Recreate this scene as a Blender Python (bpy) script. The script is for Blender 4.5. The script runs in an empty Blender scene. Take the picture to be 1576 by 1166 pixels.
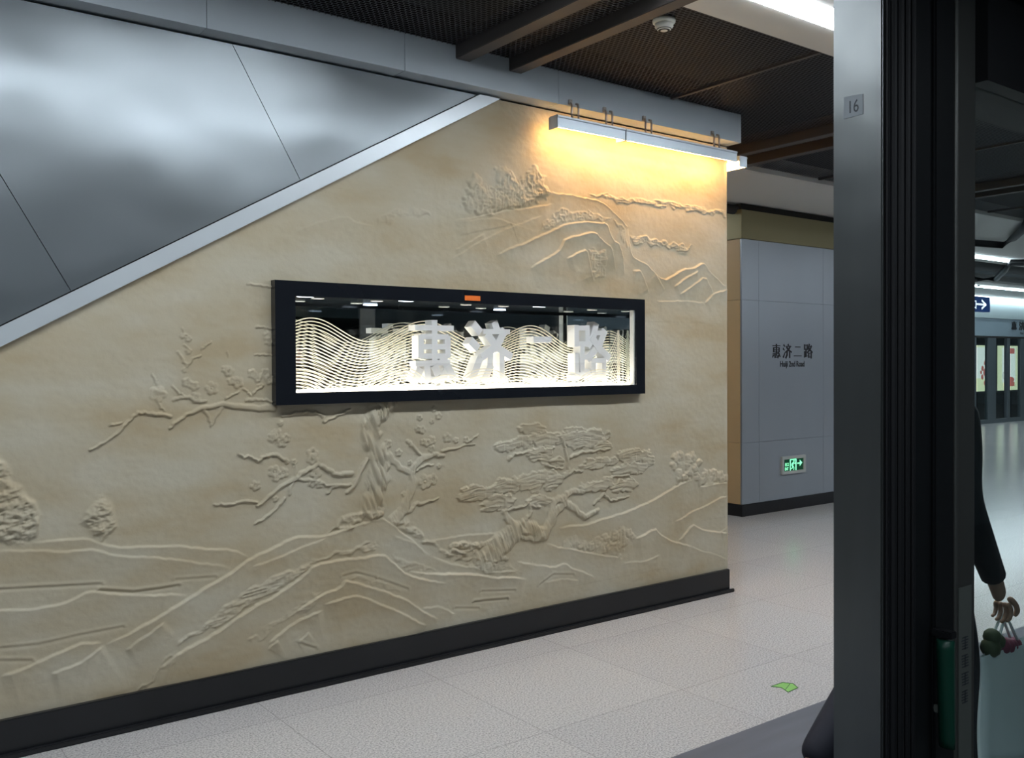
import bpy, bmesh, math, random
import numpy as np
from mathutils import Vector, Matrix

C = bpy.context.scene.collection
S = bpy.context.scene
R = math.radians
random.seed(7)

# ------------------------------------------------------------------ camera
EYE = 1.49
FPX = 1428.6
_yaw, _pit, _rol = R(52.936), R(0.873), R(0.311)
_fw = np.array([math.cos(_yaw)*math.cos(_pit), math.sin(_yaw)*math.cos(_pit), -math.sin(_pit)])
_r = np.array([math.sin(_yaw), -math.cos(_yaw), 0.0])
_dn = np.cross(_fw, _r)
_r2 = math.cos(_rol)*_r + math.sin(_rol)*_dn
_d2 = -math.sin(_rol)*_r + math.cos(_rol)*_dn
cam = bpy.data.objects.new('camera', bpy.data.cameras.new('camera'))
C.objects.link(cam)
m = Matrix.Identity(4)
for i in range(3):
    m[i][0] = _r2[i]; m[i][1] = -_d2[i]; m[i][2] = -_fw[i]
m[2][3] = EYE
cam.matrix_world = m
cam.data.sensor_width = 36.0
cam.data.lens = 36.0*FPX/1576.0
cam.data.clip_start = 0.02
S.camera = cam

# ------------------------------------------------------------------ world, exposure
S.view_settings.view_transform = 'Standard'
S.view_settings.look = 'None'
S.view_settings.gamma = 1.0
S.view_settings.use_curve_mapping = False
S.view_settings.exposure = 0.0
w = bpy.data.worlds.new('world'); S.world = w
w.use_nodes = True
w.node_tree.nodes['Background'].inputs[0].default_value = (0.45, 0.55, 0.62, 1)
w.node_tree.nodes['Background'].inputs[1].default_value = 0.10

COOL = (0.86, 0.93, 1.0)
WARM = (1.0, 0.55, 0.20)
STRIP_POWER = 36.0      # near cove tube
TRAIN_FILL_POWER = 6.5       # unseen train saloon lights, added as fill behind the viewer
FAR_POWER = 20.0        # tubes further over the platform
LAMP_POWER = 46.0       # warm wall washer
CASE_POWER = 7.5        # showcase base light

# ------------------------------------------------------------------ projection helpers (used to trace outlines onto real planes)
def ray(px, py):
    return _r2*((px-788)/FPX) + _d2*((py-583)/FPX) + _fw
def U(px, py, Y=4.0):
    d = ray(px, py); t = Y/d[1]; return (t*d[0], EYE+t*d[2])
def G(px, py, z):
    d = ray(px, py); t = (z-EYE)/d[2]; return (t*d[0], t*d[1])

# ------------------------------------------------------------------ materials
def mat(name, col=(0.5, 0.5, 0.5), rough=0.5, metal=0.0, spec=0.5, emit=None, power=0.0, noise=None, bump=None, trans=0.0, alpha=1.0, ior=1.45, aniso=None):
    M = bpy.data.materials.new(name); M.use_nodes = True
    nt = M.node_tree; b = nt.nodes['Principled BSDF']
    b.inputs['Base Color'].default_value = (*col, 1)
    b.inputs['Roughness'].default_value = rough
    b.inputs['Metallic'].default_value = metal
    b.inputs['Specular IOR Level'].default_value = spec
    b.inputs['Transmission Weight'].default_value = trans
    b.inputs['IOR'].default_value = ior
    b.inputs['Alpha'].default_value = alpha
    if emit:
        b.inputs['Emission Color'].default_value = (*emit, 1)
        b.inputs['Emission Strength'].default_value = power
    tc = nt.nodes.new('ShaderNodeTexCoord')
    if noise:   # (scale xyz, amount, detail)
        sc, amt, det = noise
        mp = nt.nodes.new('ShaderNodeMapping'); mp.inputs['Scale'].default_value = sc
        n = nt.nodes.new('ShaderNodeTexNoise'); n.inputs['Scale'].default_value = 1.0; n.inputs['Detail'].default_value = det
        nt.links.new(tc.outputs['Object'], mp.inputs[0]); nt.links.new(mp.outputs[0], n.inputs['Vector'])
        mx = nt.nodes.new('ShaderNodeMix'); mx.data_type = 'RGBA'
        mx.inputs['A'].default_value = (*[c*(1-amt) for c in col], 1)
        mx.inputs['B'].default_value = (*[min(1, c*(1+amt)) for c in col], 1)
        nt.links.new(n.outputs['Fac'], mx.inputs['Factor'])
        nt.links.new(mx.outputs['Result'], b.inputs['Base Color'])
    if bump:    # (scale xyz, strength, distance)
        sc, st, di = bump
        mp = nt.nodes.new('ShaderNodeMapping'); mp.inputs['Scale'].default_value = sc
        n = nt.nodes.new('ShaderNodeTexNoise'); n.inputs['Scale'].default_value = 1.0; n.inputs['Detail'].default_value = 3
        nt.links.new(tc.outputs['Object'], mp.inputs[0]); nt.links.new(mp.outputs[0], n.inputs['Vector'])
        bp = nt.nodes.new('ShaderNodeBump'); bp.inputs['Strength'].default_value = st; bp.inputs['Distance'].default_value = di
        nt.links.new(n.outputs['Fac'], bp.inputs['Height']); nt.links.new(bp.outputs[0], b.inputs['Normal'])
    return M

def emat(name, col, power):
    return mat(name, (0.8, 0.8, 0.8), emit=col, power=power)

M = {}
M['steel'] = mat('brushed_steel_panel', (0.245, 0.27, 0.288), 0.34, 0.9, noise=((0.7, 1, 1.3), 0.08, 1), bump=((0.42, 1, 0.62), 1.0, 0.11))
M['trim_alu'] = mat('aluminium_trim', (0.62, 0.67, 0.70), 0.38, 0.55, noise=((3, 3, 3), 0.08, 2))
M['fascia'] = mat('fascia_grey', (0.56, 0.63, 0.68), 0.5, 0.0, noise=((1.5, 1, 4), 0.10, 2))
M['col_panel'] = mat('column_metal', (0.36, 0.40, 0.44), 0.42, 0.55, noise=((1.2, 1.2, 0.5), 0.12, 3))
M['col_band'] = mat('olive_band', (0.27, 0.24, 0.13), 0.5, 0.35, noise=((2, 2, 2), 0.10, 2))
M['col_warm_lit'] = mat('column_warm_lit_side', (0.55, 0.41, 0.23), 0.5, 0.0, noise=((2, 2, 2), 0.10, 2))  # warm lamp light on the column's side, put into the base colour
M['black_base'] = mat('black_skirting', (0.012, 0.013, 0.015), 0.32, 0.0, noise=((3, 3, 3), 0.25, 2))
M['gap'] = mat('shadow_gap', (0.02, 0.018, 0.016), 0.8)
M['beam'] = mat('beam_dark', (0.065, 0.058, 0.056), 0.55, 0.0, noise=((2, 2, 2), 0.15, 2))
M['white_panel'] = mat('ceiling_panel_offwhite', (0.66, 0.66, 0.63), 0.5, noise=((1, 1, 1), 0.05, 2))
M['plenum'] = mat('plenum_black', (0.012, 0.012, 0.014), 0.9)
M['case_black'] = mat('case_black_frame', (0.010, 0.012, 0.016), 0.16, 0.0, noise=((3, 3, 3), 0.2, 2))
M['mirror'] = mat('case_mirror', (0.72, 0.78, 0.80), 0.02, 1.0)
M['case_white'] = mat('case_white', (0.85, 0.85, 0.82), 0.5)
M['letter'] = mat('letter_white', (0.86, 0.86, 0.85), 0.45)
M['orange'] = mat('orange_tag', (0.80, 0.17, 0.02), 0.5)
M['etch'] = mat('etched_line', (0.92, 0.86, 0.70), 0.4)
M['lamp_alu'] = mat('lamp_aluminium', (0.55, 0.62, 0.68), 0.35, 0.4)
M['bracket'] = mat('bracket_metal', (0.42, 0.38, 0.34), 0.4, 0.7)
M['wire'] = mat('wire_dark', (0.10, 0.06, 0.03), 0.6)
M['detector'] = mat('detector_plastic', (0.70, 0.70, 0.64), 0.4)
M['dark_slot'] = mat('dark_slot', (0.03, 0.03, 0.03), 0.7)
M['ink'] = mat('black_lettering', (0.015, 0.015, 0.018), 0.4)
M['post_steel'] = mat('brushed_post_steel', (0.16, 0.172, 0.172), 0.32, 0.85, noise=((1, 20, 2.0), 0.10, 3), bump=((2, 2, 2.2), 0.5, 0.02))
M['rubber'] = mat('black_rubber', (0.006, 0.007, 0.009), 0.6)
M['dark_frame'] = mat('dark_door_frame', (0.012, 0.014, 0.016), 0.42, 0.2)
M['dim_steel'] = mat('dim_steel_strip', (0.10, 0.105, 0.10), 0.4, 0.5, noise=((4, 4, 3), 0.15, 2))
M['label_plate'] = mat('label_plate', (0.12, 0.135, 0.125), 0.5)
M['green_bar'] = mat('green_handle', (0.006, 0.055, 0.035), 0.35)
M['sticker'] = mat('sticker_paper', (0.33, 0.37, 0.40), 0.5)
M['ink_grey'] = mat('sticker_ink', (0.04, 0.05, 0.06), 0.5)
M['exit_frame'] = mat('exit_frame_metal', (0.50, 0.52, 0.50), 0.4, 0.3)
M['exit_dark'] = mat('exit_green_dark', (0.0, 0.03, 0.015), 0.3, emit=(0.0, 0.25, 0.10), power=0.10)
M['exit_lit'] = emat('exit_lit', (0.10, 1.0, 0.42), 1.1)
M['blue_sign'] = mat('blue_sign_face', (0.015, 0.045, 0.16), 0.35, emit=(0.02, 0.07, 0.25), power=0.35)
M['sign_lit'] = emat('sign_lit_white', (0.9, 0.95, 1.0), 1.2)
M['tube'] = emat('ceiling_tube', COOL, STRIP_POWER)
M['tube_train_fill'] = emat('train_fill_tube', COOL, TRAIN_FILL_POWER)
M['tube_far'] = emat('ceiling_tube_far', COOL, FAR_POWER)
M['lamp_glow'] = emat('lamp_glow', WARM, LAMP_POWER)
M['case_glow'] = emat('case_glow', (1.0, 0.93, 0.78), CASE_POWER)
M['reflection_glow'] = emat('case_reflection', (0.75, 0.85, 1.0), 6.0)  # glow imitating reflected train lights, no lamp of the case
M['ad_cream'] = emat('ad_cream', (0.92, 0.95, 0.60), 1.0)
M['ad_white'] = emat('ad_white', (0.95, 0.97, 0.92), 1.05)
M['ad_red'] = emat('ad_red', (0.85, 0.20, 0.16), 0.65)
M['ad_grey'] = emat('ad_grey', (0.35, 0.38, 0.36), 0.5)
M['header'] = mat('header_panel', (0.42, 0.50, 0.52), 0.45, 0.1)
M['header_low'] = mat('header_panel_blue', (0.30, 0.38, 0.44), 0.45, 0.1)
M['far_post'] = mat('far_post', (0.16, 0.19, 0.21), 0.4, 0.4)
M['far_dark'] = mat('tunnel_dark', (0.025, 0.03, 0.032), 0.8)
M['train_dark'] = mat('train_interior', (0.05, 0.055, 0.055), 0.6)
M['train_wall'] = mat('train_wall', (0.14, 0.18, 0.20), 0.5)
M['train_green'] = mat('train_green', (0.05, 0.10, 0.03), 0.6)
M['edge'] = mat('grey_edge_granite', (0.115, 0.125, 0.15), 0.5, noise=((2, 14, 2), 0.25, 3))
M['floor_sticker'] = mat('green_floor_sticker', (0.22, 0.50, 0.13), 0.5)
M['sticker_line'] = mat('sticker_outline', (0.06, 0.16, 0.05), 0.5)
M['conduit'] = mat('black_conduit', (0.02, 0.022, 0.026), 0.4)
M['coat'] = mat('dark_coat', (0.014, 0.016, 0.020), 0.8, noise=((20, 20, 20), 0.3, 2))
M['trousers'] = mat('dark_trousers', (0.012, 0.013, 0.022), 0.8)
M['skin'] = mat('skin', (0.42, 0.26, 0.18), 0.5)
M['hair'] = mat('black_hair', (0.012, 0.010, 0.009), 0.45)
M['shoe'] = mat('black_shoe', (0.012, 0.012, 0.012), 0.4)
M['bag'] = mat('pale_bag', (0.80, 0.90, 0.90), 0.5, noise=((5, 5, 5), 0.08, 2))
M['pink'] = mat('pink_bundle', (0.22, 0.05, 0.09), 0.6)
M['leaf'] = mat('green_bundle', (0.06, 0.09, 0.04), 0.6)
M['lip'] = mat('lip', (0.30, 0.12, 0.10), 0.5)

def glass(name, tint=(0.9, 0.95, 0.95), refl=0.9):
    Mg = bpy.data.materials.new(name); Mg.use_nodes = True; nt = Mg.node_tree; nt.nodes.clear(); L = nt.links
    o = nt.nodes.new('ShaderNodeOutputMaterial'); t = nt.nodes.new('ShaderNodeBsdfTransparent'); t.inputs[0].default_value = (*tint, 1)
    g = nt.nodes.new('ShaderNodeBsdfGlossy'); g.inputs['Roughness'].default_value = 0.02
    ge = nt.nodes.new('ShaderNodeNewGeometry'); d = nt.nodes.new('ShaderNodeVectorMath'); d.operation = 'DOT_PRODUCT'
    L.new(ge.outputs['Normal'], d.inputs[0]); L.new(ge.outputs['Incoming'], d.inputs[1])
    def mt(op, a, b=None):
        n = nt.nodes.new('ShaderNodeMath'); n.operation = op
        for i, v in enumerate((a, b)):
            if v is None: continue
            if isinstance(v, float): n.inputs[i].default_value = v
            else: L.new(v, n.inputs[i])
        return n.outputs[0]
    f = mt('ADD', mt('MULTIPLY', mt('POWER', mt('SUBTRACT', 1.0, mt('ABSOLUTE', d.outputs['Value'])), 5.0), refl), 0.03)
    x = nt.nodes.new('ShaderNodeMixShader')
    L.new(f, x.inputs[0]); L.new(t.outputs[0], x.inputs[1]); L.new(g.outputs[0], x.inputs[2]); L.new(x.outputs[0], o.inputs[0])
    return Mg
M['glass'] = glass('clear_glass', (0.98, 0.98, 0.98))
M['sheet'] = glass('clear_sheet', (0.99, 0.99, 0.99), 0.3)
M['glass_teal'] = glass('door_glass', (0.86, 0.92, 0.92))

def mesh_ceiling_mat():
    Mg = bpy.data.materials.new('expanded_metal'); Mg.use_nodes = True; nt = Mg.node_tree; L = nt.links
    b = nt.nodes['Principled BSDF']; o = nt.nodes['Material Output']
    b.inputs['Roughness'].default_value = 0.55; b.inputs['Metallic'].default_value = 0.2
    b.inputs['Base Color'].default_value = (0.048, 0.050, 0.060, 1)
    tc = nt.nodes.new('ShaderNodeTexCoord')
    br = nt.nodes.new('ShaderNodeTexBrick'); br.offset = 0.5
    br.inputs['Scale'].default_value = 1.0
    br.inputs['Brick Width'].default_value = 0.030; br.inputs['Row Height'].default_value = 0.021
    br.inputs['Mortar Size'].default_value = 0.0036; br.inputs['Mortar Smooth'].default_value = 0.3
    L.new(tc.outputs['Object'], br.inputs['Vector'])
    t = nt.nodes.new('ShaderNodeBsdfTransparent')
    x = nt.nodes.new('ShaderNodeMixShader')
    L.new(br.outputs['Fac'], x.inputs[0]); L.new(t.outputs[0], x.inputs[1]); L.new(b.outputs[0], x.inputs[2]); L.new(x.outputs[0], o.inputs[0])
    return Mg
M['mesh'] = mesh_ceiling_mat()

def floor_mat():
    Mg = bpy.data.materials.new('speckled_granite_floor'); Mg.use_nodes = True; nt = Mg.node_tree; L = nt.links
    b = nt.nodes['Principled BSDF']; b.inputs['Roughness'].default_value = 0.17; b.inputs['Specular IOR Level'].default_value = 0.4
    tc = nt.nodes.new('ShaderNodeTexCoord')
    n = nt.nodes.new('ShaderNodeTexNoise'); n.inputs['Scale'].default_value = 120; n.inputs['Detail'].default_value = 4; n.inputs['Roughness'].default_value = 0.7
    L.new(tc.outputs['Object'], n.inputs['Vector'])
    cr = nt.nodes.new('ShaderNodeValToRGB'); e = cr.color_ramp.elements
    e[0].position = 0.33; e[0].color = (0.25, 0.247, 0.247, 1); e[1].position = 0.58; e[1].color = (0.62, 0.605, 0.59, 1)
    L.new(n.outputs['Fac'], cr.inputs[0])
    br = nt.nodes.new('ShaderNodeTexBrick'); br.offset = 0.0
    mp = nt.nodes.new('ShaderNodeMapping'); mp.inputs['Location'].default_value = (-3.96+0.8*8, -2.91+0.8*8, 0)
    L.new(tc.outputs['Object'], mp.inputs[0]); L.new(mp.outputs[0], br.inputs['Vector'])
    br.inputs['Scale'].default_value = 1.0; br.inputs['Brick Width'].default_value = 0.8; br.inputs['Row Height'].default_value = 0.8
    br.inputs['Mortar Size'].default_value = 0.0022; br.inputs['Mortar Smooth'].default_value = 0.2
    br.inputs['Color1'].default_value = (1, 1, 1, 1); br.inputs['Color2'].default_value = (0.94, 0.94, 0.95, 1); br.inputs['Mortar'].default_value = (0.66, 0.66, 0.66, 1)
    mx = nt.nodes.new('ShaderNodeMix'); mx.data_type = 'RGBA'; mx.blend_type = 'MULTIPLY'; mx.inputs['Factor'].default_value = 1
    L.new(cr.outputs[0], mx.inputs['A']); L.new(br.outputs['Color'], mx.inputs['B']); L.new(mx.outputs['Result'], b.inputs['Base Color'])
    return Mg
M['floor'] = floor_mat()

def mural_mat():
    Mg = bpy.data.materials.new('sandstone_mural'); Mg.use_nodes = True; nt = Mg.node_tree; L = nt.links
    b = nt.nodes['Principled BSDF']; b.inputs['Roughness'].default_value = 0.75; b.inputs['Specular IOR Level'].default_value = 0.25
    tc = nt.nodes.new('ShaderNodeTexCoord')
    mp = nt.nodes.new('ShaderNodeMapping'); mp.inputs['Scale'].default_value = (0.9, 1, 2.2)
    L.new(tc.outputs['Object'], mp.inputs[0])
    n = nt.nodes.new('ShaderNodeTexNoise'); n.inputs['Scale'].default_value = 2.0; n.inputs['Detail'].default_value = 4
    L.new(mp.outputs[0], n.inputs['Vector'])
    cr = nt.nodes.new('ShaderNodeValToRGB'); e = cr.color_ramp.elements
    e[0].position = 0.34; e[0].color = (0.41, 0.335, 0.215, 1); e[1].position = 0.64; e[1].color = (0.475, 0.435, 0.335, 1)
    L.new(n.outputs['Fac'], cr.inputs[0]); L.new(cr.outputs[0], b.inputs['Base Color'])
    n2 = nt.nodes.new('ShaderNodeTexNoise'); n2.inputs['Scale'].default_value = 60; n2.inputs['Detail'].default_value = 5
    L.new(tc.outputs['Object'], n2.inputs['Vector'])
    bp = nt.nodes.new('ShaderNodeBump'); bp.inputs['Strength'].default_value = 0.25; bp.inputs['Distance'].default_value = 0.004
    L.new(n2.outputs['Fac'], bp.inputs['Height']); L.new(bp.outputs[0], b.inputs['Normal'])
    return Mg
M['mural'] = mural_mat()

# ------------------------------------------------------------------ object helpers
def tag(o, label=None, cat=None, group=None, kind=None):
    if label: o['label'] = label
    if cat: o['category'] = cat
    if group: o['group'] = group
    if kind: o['kind'] = kind
    return o
def thing(name, label, cat, loc=(0, 0, 0), group=None):
    o = bpy.data.objects.new(name, None); C.objects.link(o); o.location = loc; o.empty_display_size = 0.1
    return tag(o, label, cat, group)
def origin(par):
    v = Vector((0, 0, 0)); p = par
    while p: v += p.location; p = p.parent
    return v
def link(name, me, m, par=None, smooth=False, label=None):
    if m: me.materials.append(m)
    o = bpy.data.objects.new(name, me); C.objects.link(o)
    if par:
        me.transform(Matrix.Translation(-origin(par))); o.parent = par
    if smooth:
        me.polygons.foreach_set('use_smooth', [True]*len(me.polygons))
    if label: o['label'] = label
    return o
def obj(name, bm, m, par=None, smooth=False, label=None):
    bmesh.ops.recalc_face_normals(bm, faces=bm.faces)
    me = bpy.data.meshes.new(name); bm.to_mesh(me); bm.free()
    return link(name, me, m, par, smooth, label)
def struct(name, bm, m, smooth=False):
    return tag(obj(name, bm, m, None, smooth), kind='structure')
def add_box(bm, x0, x1, y0, y1, z0, z1, bev=0.0):
    vs = [bm.verts.new((x, y, z)) for x in (x0, x1) for y in (y0, y1) for z in (z0, z1)]
    fs = [(0, 1, 3, 2), (4, 6, 7, 5), (0, 4, 5, 1), (2, 3, 7, 6), (0, 2, 6, 4), (1, 5, 7, 3)]
    F = [bm.faces.new([vs[i] for i in f]) for f in fs]
    if bev > 0:
        es = list({e for f in F for e in f.edges})
        bmesh.ops.bevel(bm, geom=es, offset=bev, segments=2, affect='EDGES')
def bx(*a, bev=0.0):
    bm = bmesh.new(); add_box(bm, *a, bev=bev); return bm
def add_prism(bm, poly, axis, a, b):
    """poly: 2-D outline; axis 'y': (x,z) outline from y=a to y=b; 'x': (y,z); 'z': (x,y)"""
    def p3(p, t):
        return {'y': (p[0], t, p[1]), 'x': (t, p[0], p[1]), 'z': (p[0], p[1], t)}[axis]
    A = [bm.verts.new(p3(p, a)) for p in poly]; B = [bm.verts.new(p3(p, b)) for p in poly]
    n = len(poly)
    bm.faces.new(A); bm.faces.new(B[::-1])
    for i in range(n): bm.faces.new((A[i], B[i], B[(i+1) % n], A[(i+1) % n]))
def prism(poly, axis, a, b):
    bm = bmesh.new(); add_prism(bm, poly, axis, a, b); return bm
def add_tube(bm, pts, r, seg=8, caps=True):
    pts = [Vector(p) for p in pts]; rings = []
    rr = r if isinstance(r, (list, tuple)) else [r]*len(pts)
    up = None
    for i, p in enumerate(pts):
        d = (pts[min(i+1, len(pts)-1)]-pts[max(i-1, 0)]).normalized()
        a = d.cross(Vector((0, 0, 1)))
        if a.length < 0.05: a = d.cross(Vector((1, 0, 0)))
        a.normalize()
        if up is not None and a.dot(up) < 0: a = -a
        up = a
        b = d.cross(a)
        rings.append([bm.verts.new(p+(a*math.cos(2*math.pi*k/seg)+b*math.sin(2*math.pi*k/seg))*rr[i]) for k in range(seg)])
    for i in range(len(rings)-1):
        for k in range(seg):
            bm.faces.new((rings[i][k], rings[i][(k+1) % seg], rings[i+1][(k+1) % seg], rings[i+1][k]))
    if caps:
        bm.faces.new(rings[0][::-1]); bm.faces.new(rings[-1])
def add_lathe(bm, prof, c, seg=32):
    rings = []
    for r, z in prof:
        rings.append([bm.verts.new((c[0]+max(r, 1e-5)*math.cos(2*math.pi*k/seg), c[1]+max(r, 1e-5)*math.sin(2*math.pi*k/seg), c[2]+z)) for k in range(seg)])
    for i in range(len(rings)-1):
        for k in range(seg):
            bm.faces.new((rings[i][k], rings[i][(k+1) % seg], rings[i+1][(k+1) % seg], rings[i+1][k]))
    bm.faces.new(rings[0]); bm.faces.new(rings[-1][::-1])
def clip_poly(poly, a, b, c):
    """keep a*x+b*y+c >= 0"""
    out = []
    for i in range(len(poly)):
        p, q = poly[i], poly[(i+1) % len(poly)]
        fp, fq = a*p[0]+b*p[1]+c, a*q[0]+b*q[1]+c
        if fp >= 0: out.append(p)
        if fp*fq < 0:
            t = fp/(fp-fq); out.append((p[0]+t*(q[0]-p[0]), p[1]+t*(q[1]-p[1])))
    return out
def text_mesh(name, s, size, depth, xf, m, par=None, offset=0.0, align='CENTER', sx=1.0, label=None):
    cu = bpy.data.curves.new(name, 'FONT'); cu.body = s; cu.size = size; cu.extrude = depth; cu.offset = offset; cu.align_x = align
    o = bpy.data.objects.new(name, cu); C.objects.link(o)
    dg = bpy.context.evaluated_depsgraph_get()
    me = bpy.data.meshes.new_from_object(o.evaluated_get(dg))
    bpy.data.objects.remove(o); bpy.data.curves.remove(cu)
    me.name = name
    me.transform(Matrix.Diagonal((sx, 1, 1, 1))); me.transform(xf)
    me.materials.clear()
    return link(name, me, m, par, label=label)
# text in an XZ plane facing -Y (read from the -Y side)
def face_front(x, y, z): return Matrix.Translation((x, y, z)) @ Matrix.Rotation(R(90), 4, 'X')
def stroke_poly(bm, pts, w, ox, oz, sx, sz, y0, y1, wz=None, taper=False):
    """a brush stroke (0..100 box) as extruded quads in the XZ plane; w = width of vertical strokes, wz = of level ones"""
    wz = wz or w
    P = [Vector((ox+p[0]*sx, oz+p[1]*sz)) for p in pts]
    for i in range(len(P)-1):
        k_ = len(bm.faces)//6; yy = y0+(0.00030 if y1-y0 > 0.01 else 0.00006)*(k_ % 13)
        a, b = P[i], P[i+1]; d = (b-a); l = d.length; d = d/l; n = Vector((-d.y, d.x))
        ww = (abs(d.y)*w + abs(d.x)*wz)/2
        ex = ww*0.9 if len(P) > 2 else ww*0.3
        a2, b2 = a-d*ex, b+d*ex
        e = ww*0.45 if taper else ww
        q = [a2+n*ww, a2-n*ww, b2-n*e, b2+n*e]
        add_prism(bm, [(v.x, v.y) for v in q], 'y', yy, y1)
GLYPH = {
 '惠': [([(8, 88), (92, 88)]), ([(50, 99), (50, 34)]), ([(20, 74), (80, 74)]), ([(20, 74), (20, 42)]), ([(80, 74), (80, 42)]), ([(20, 58), (80, 58)]), ([(20, 43), (80, 43)]),
        ([(10, 31), (84, 33)]), ([(68, 40), (78, 28)]), ([(18, 22), (8, 5)]), ([(34, 22), (36, 6), (66, 5), (74, 15)]), ([(50, 26), (57, 14)]), ([(80, 24), (92, 9)])],
 '济': [([(10, 95), (24, 83)]), ([(4, 67), (19, 56)]), ([(6, 4), (24, 38)]), ([(60, 99), (65, 88)]), ([(34, 84), (96, 84)]), ([(82, 82), (66, 60), (34, 43)]), ([(46, 76), (64, 58), (97, 43)]),
        ([(50, 46), (48, 22), (36, 3)]), ([(78, 46), (78, 1)])],
 '二': [([(20, 80), (80, 80)]), ([(6, 15), (94, 15)])],
 '路': [([(10, 94), (10, 66), (40, 66), (40, 94), (10, 94)]), ([(26, 66), (26, 12)]), ([(26, 42), (44, 42)]), ([(11, 48), (11, 8)]), ([(4, 6), (47, 16)]),
        ([(64, 98), (57, 80), (46, 66)]), ([(60, 86), (88, 86), (76, 66), (45, 42)]), ([(57, 74), (74, 58), (98, 43)]), ([(57, 36), (57, 2)]), ([(57, 36), (87, 36), (87, 2)]), ([(57, 7), (87, 7)])],
}
# ================================================================== SETTING
ZC = 3.09      # expanded metal ceiling
WX = 4.785     # right end of the relief wall
struct('floor', bx(-6, 34, 2.43, 11.3, -0.12, 0.0), M['floor'])
struct('trim_1', bx(-6, 34, 1.22, 2.43, -0.12, 0.0), M['edge'])
struct('floor.001', bx(-6, 34, -2.0, 1.0, -0.12, 0.0), M['train_dark'])
# wall core with a pocket for the showcase
bm = bmesh.new()
add_box(bm, -2.6, WX-0.012, 4.345, 6.2, 0, 3.30)
add_box(bm, -2.6, 1.70, 4.012, 4.345, 0, 2.90); add_box(bm, 3.945, WX-0.012, 4.012, 4.345, 0, 2.90)
add_box(bm, 1.70, 3.945, 4.012, 4.345, 0, 1.345); add_box(bm, 1.70, 3.945, 4.012, 4.345, 1.845, 2.90)
struct('wall_front', bm, M['mural'])
struct('trim_2', bx(-2.6, WX-0.02, 4.03, 4.345, 2.90, 3.30), M['gap'])
# skirting under the relief, with its small foot moulding
bm = bmesh.new(); add_box(bm, -2.6, WX-0.008, 3.972, 4.03, 0.0, 0.147, bev=0.003); add_box(bm, -2.6, WX+0.012, 3.948, 3.972, 0.0, 0.022, bev=0.004)
struct('baseboard_front', bm, M['black_base'])
# plenum over the mesh, ceiling panels, mesh sheets
struct('ceiling', bx(-6, 34, -2.0, 11.3, 3.75, 3.85), M['plenum'])
bm = bmesh.new()
for x0, x1 in ((-5.99, 4.145), (4.165, 4.812), (4.812, 7.0), (7.02, 10.0), (10.02, 34)):
    y1 = 3.899 if x1 < 4.9 else 4.839
    vs = [bm.verts.new(p) for p in ((x0, 2.85, ZC), (x1, 2.85, ZC), (x1, y1, ZC), (x0, y1, ZC))]; bm.faces.new(vs)
for x0, x1 in ((9.0, 34),):
    vs = [bm.verts.new(p) for p in ((x0, 7.15, ZC), (x1, 7.15, ZC), (x1, 8.85, ZC), (x0, 8.85, ZC))]; bm.faces.new(vs)
struct('ceiling.001', bm, M['mesh'])
bm = bmesh.new()
for x in (4.155, 7.01, 10.01): add_box(bm, x-0.012, x+0.012, 2.86, 4.84 if x > 5 else 3.89, ZC-0.012, ZC+0.01)
struct('trim_3', bm, M['beam'])
# off-white panel band with the light slot over the platform edge
bm = bmesh.new(); add_box(bm, -6, 34, 2.625, 2.85, ZC-0.012, ZC+0.10); add_box(bm, -6, 34, 1.25, 2.465, ZC-0.012, ZC+0.10); add_box(bm, -6, 34, 2.465, 2.625, ZC+0.05, ZC+0.10)
struct('ceiling.002', bm, M['white_panel'])
# soffit deeper in the platform
bm = bmesh.new(); add_box(bm, WX+0.07, 34, 4.87, 7.13, 3.05, 3.20, bev=0.004); add_box(bm, 9.0, 34, 8.87, 10.9, 3.05, 3.2)
add_box(bm, WX+0.07, 34, 4.84, 4.87, 3.05, 3.10)
struct('ceiling.003', bm, M['white_panel'])
# train side behind the viewer and the tunnel beyond the far doors
struct('wall_near', bx(-6, 34, -2.1, -2.0, -0.1, 3.8), M['train_wall'])
struct('ceiling.004', bx(-6, 34, -2.0, 0.95, 2.35, 2.45), M['train_dark'])
struct('wall_far', bx(-6, 40, 14.2, 14.4, -1.5, 3.9), M['far_dark'])
struct('floor.002', bx(-6, 40, 11.3, 14.2, -1.3, -1.2), M['far_dark'])
struct('wall_left', bx(-6.1, -6, -2.1, 14.4, -1.3, 3.85), M['fascia'])
struct('wall_right', bx(34, 34.1, -2.1, 14.4, -1.3, 3.85), M['fascia'])

# ================================================================== ceiling lights
def tube_light(x0, x1, y0, y1, z, m, label, group, drop=0.0):
    t = thing('ceiling_tube_light', label, 'light', (x0, y0, z), group)
    obj('diffuser', bx(x0+0.01, x1-0.01, y0, y1, z-drop, z+0.02), m, t)
    obj('end_cap', bx(x0, x0+0.009, y0, y1, z, z+0.03), M['trim_alu'], t)
    obj('end_cap', bx(x1-0.009, x1, y0, y1, z, z+0.03), M['trim_alu'], t)
    obj('channel', bx(x0, x1, y0, y1, z+0.021, z+0.045), M['trim_alu'], t)
xs = [-1.4, 0.4, 2.2, 4.0, 5.8, 7.6, 9.4, 11.2, 13.0]
for i, x in enumerate(xs):
    lab = ('bright white recessed light strip in the pale ceiling band, top right of the mural' if x == 2.2 else
           'bright recessed light strip continuing behind the steel door post' if x == 4.0 else
           '%s recessed light strip of the platform edge row, counted from the far left end' % ['first', 'second', '', '', 'fifth', 'sixth', 'seventh', 'eighth', 'ninth'][i])
    tube_light(x, x+1.79, 2.475, 2.612, ZC+0.0, M['tube'], lab, 'light strips above the platform edge', 0.018)
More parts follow.
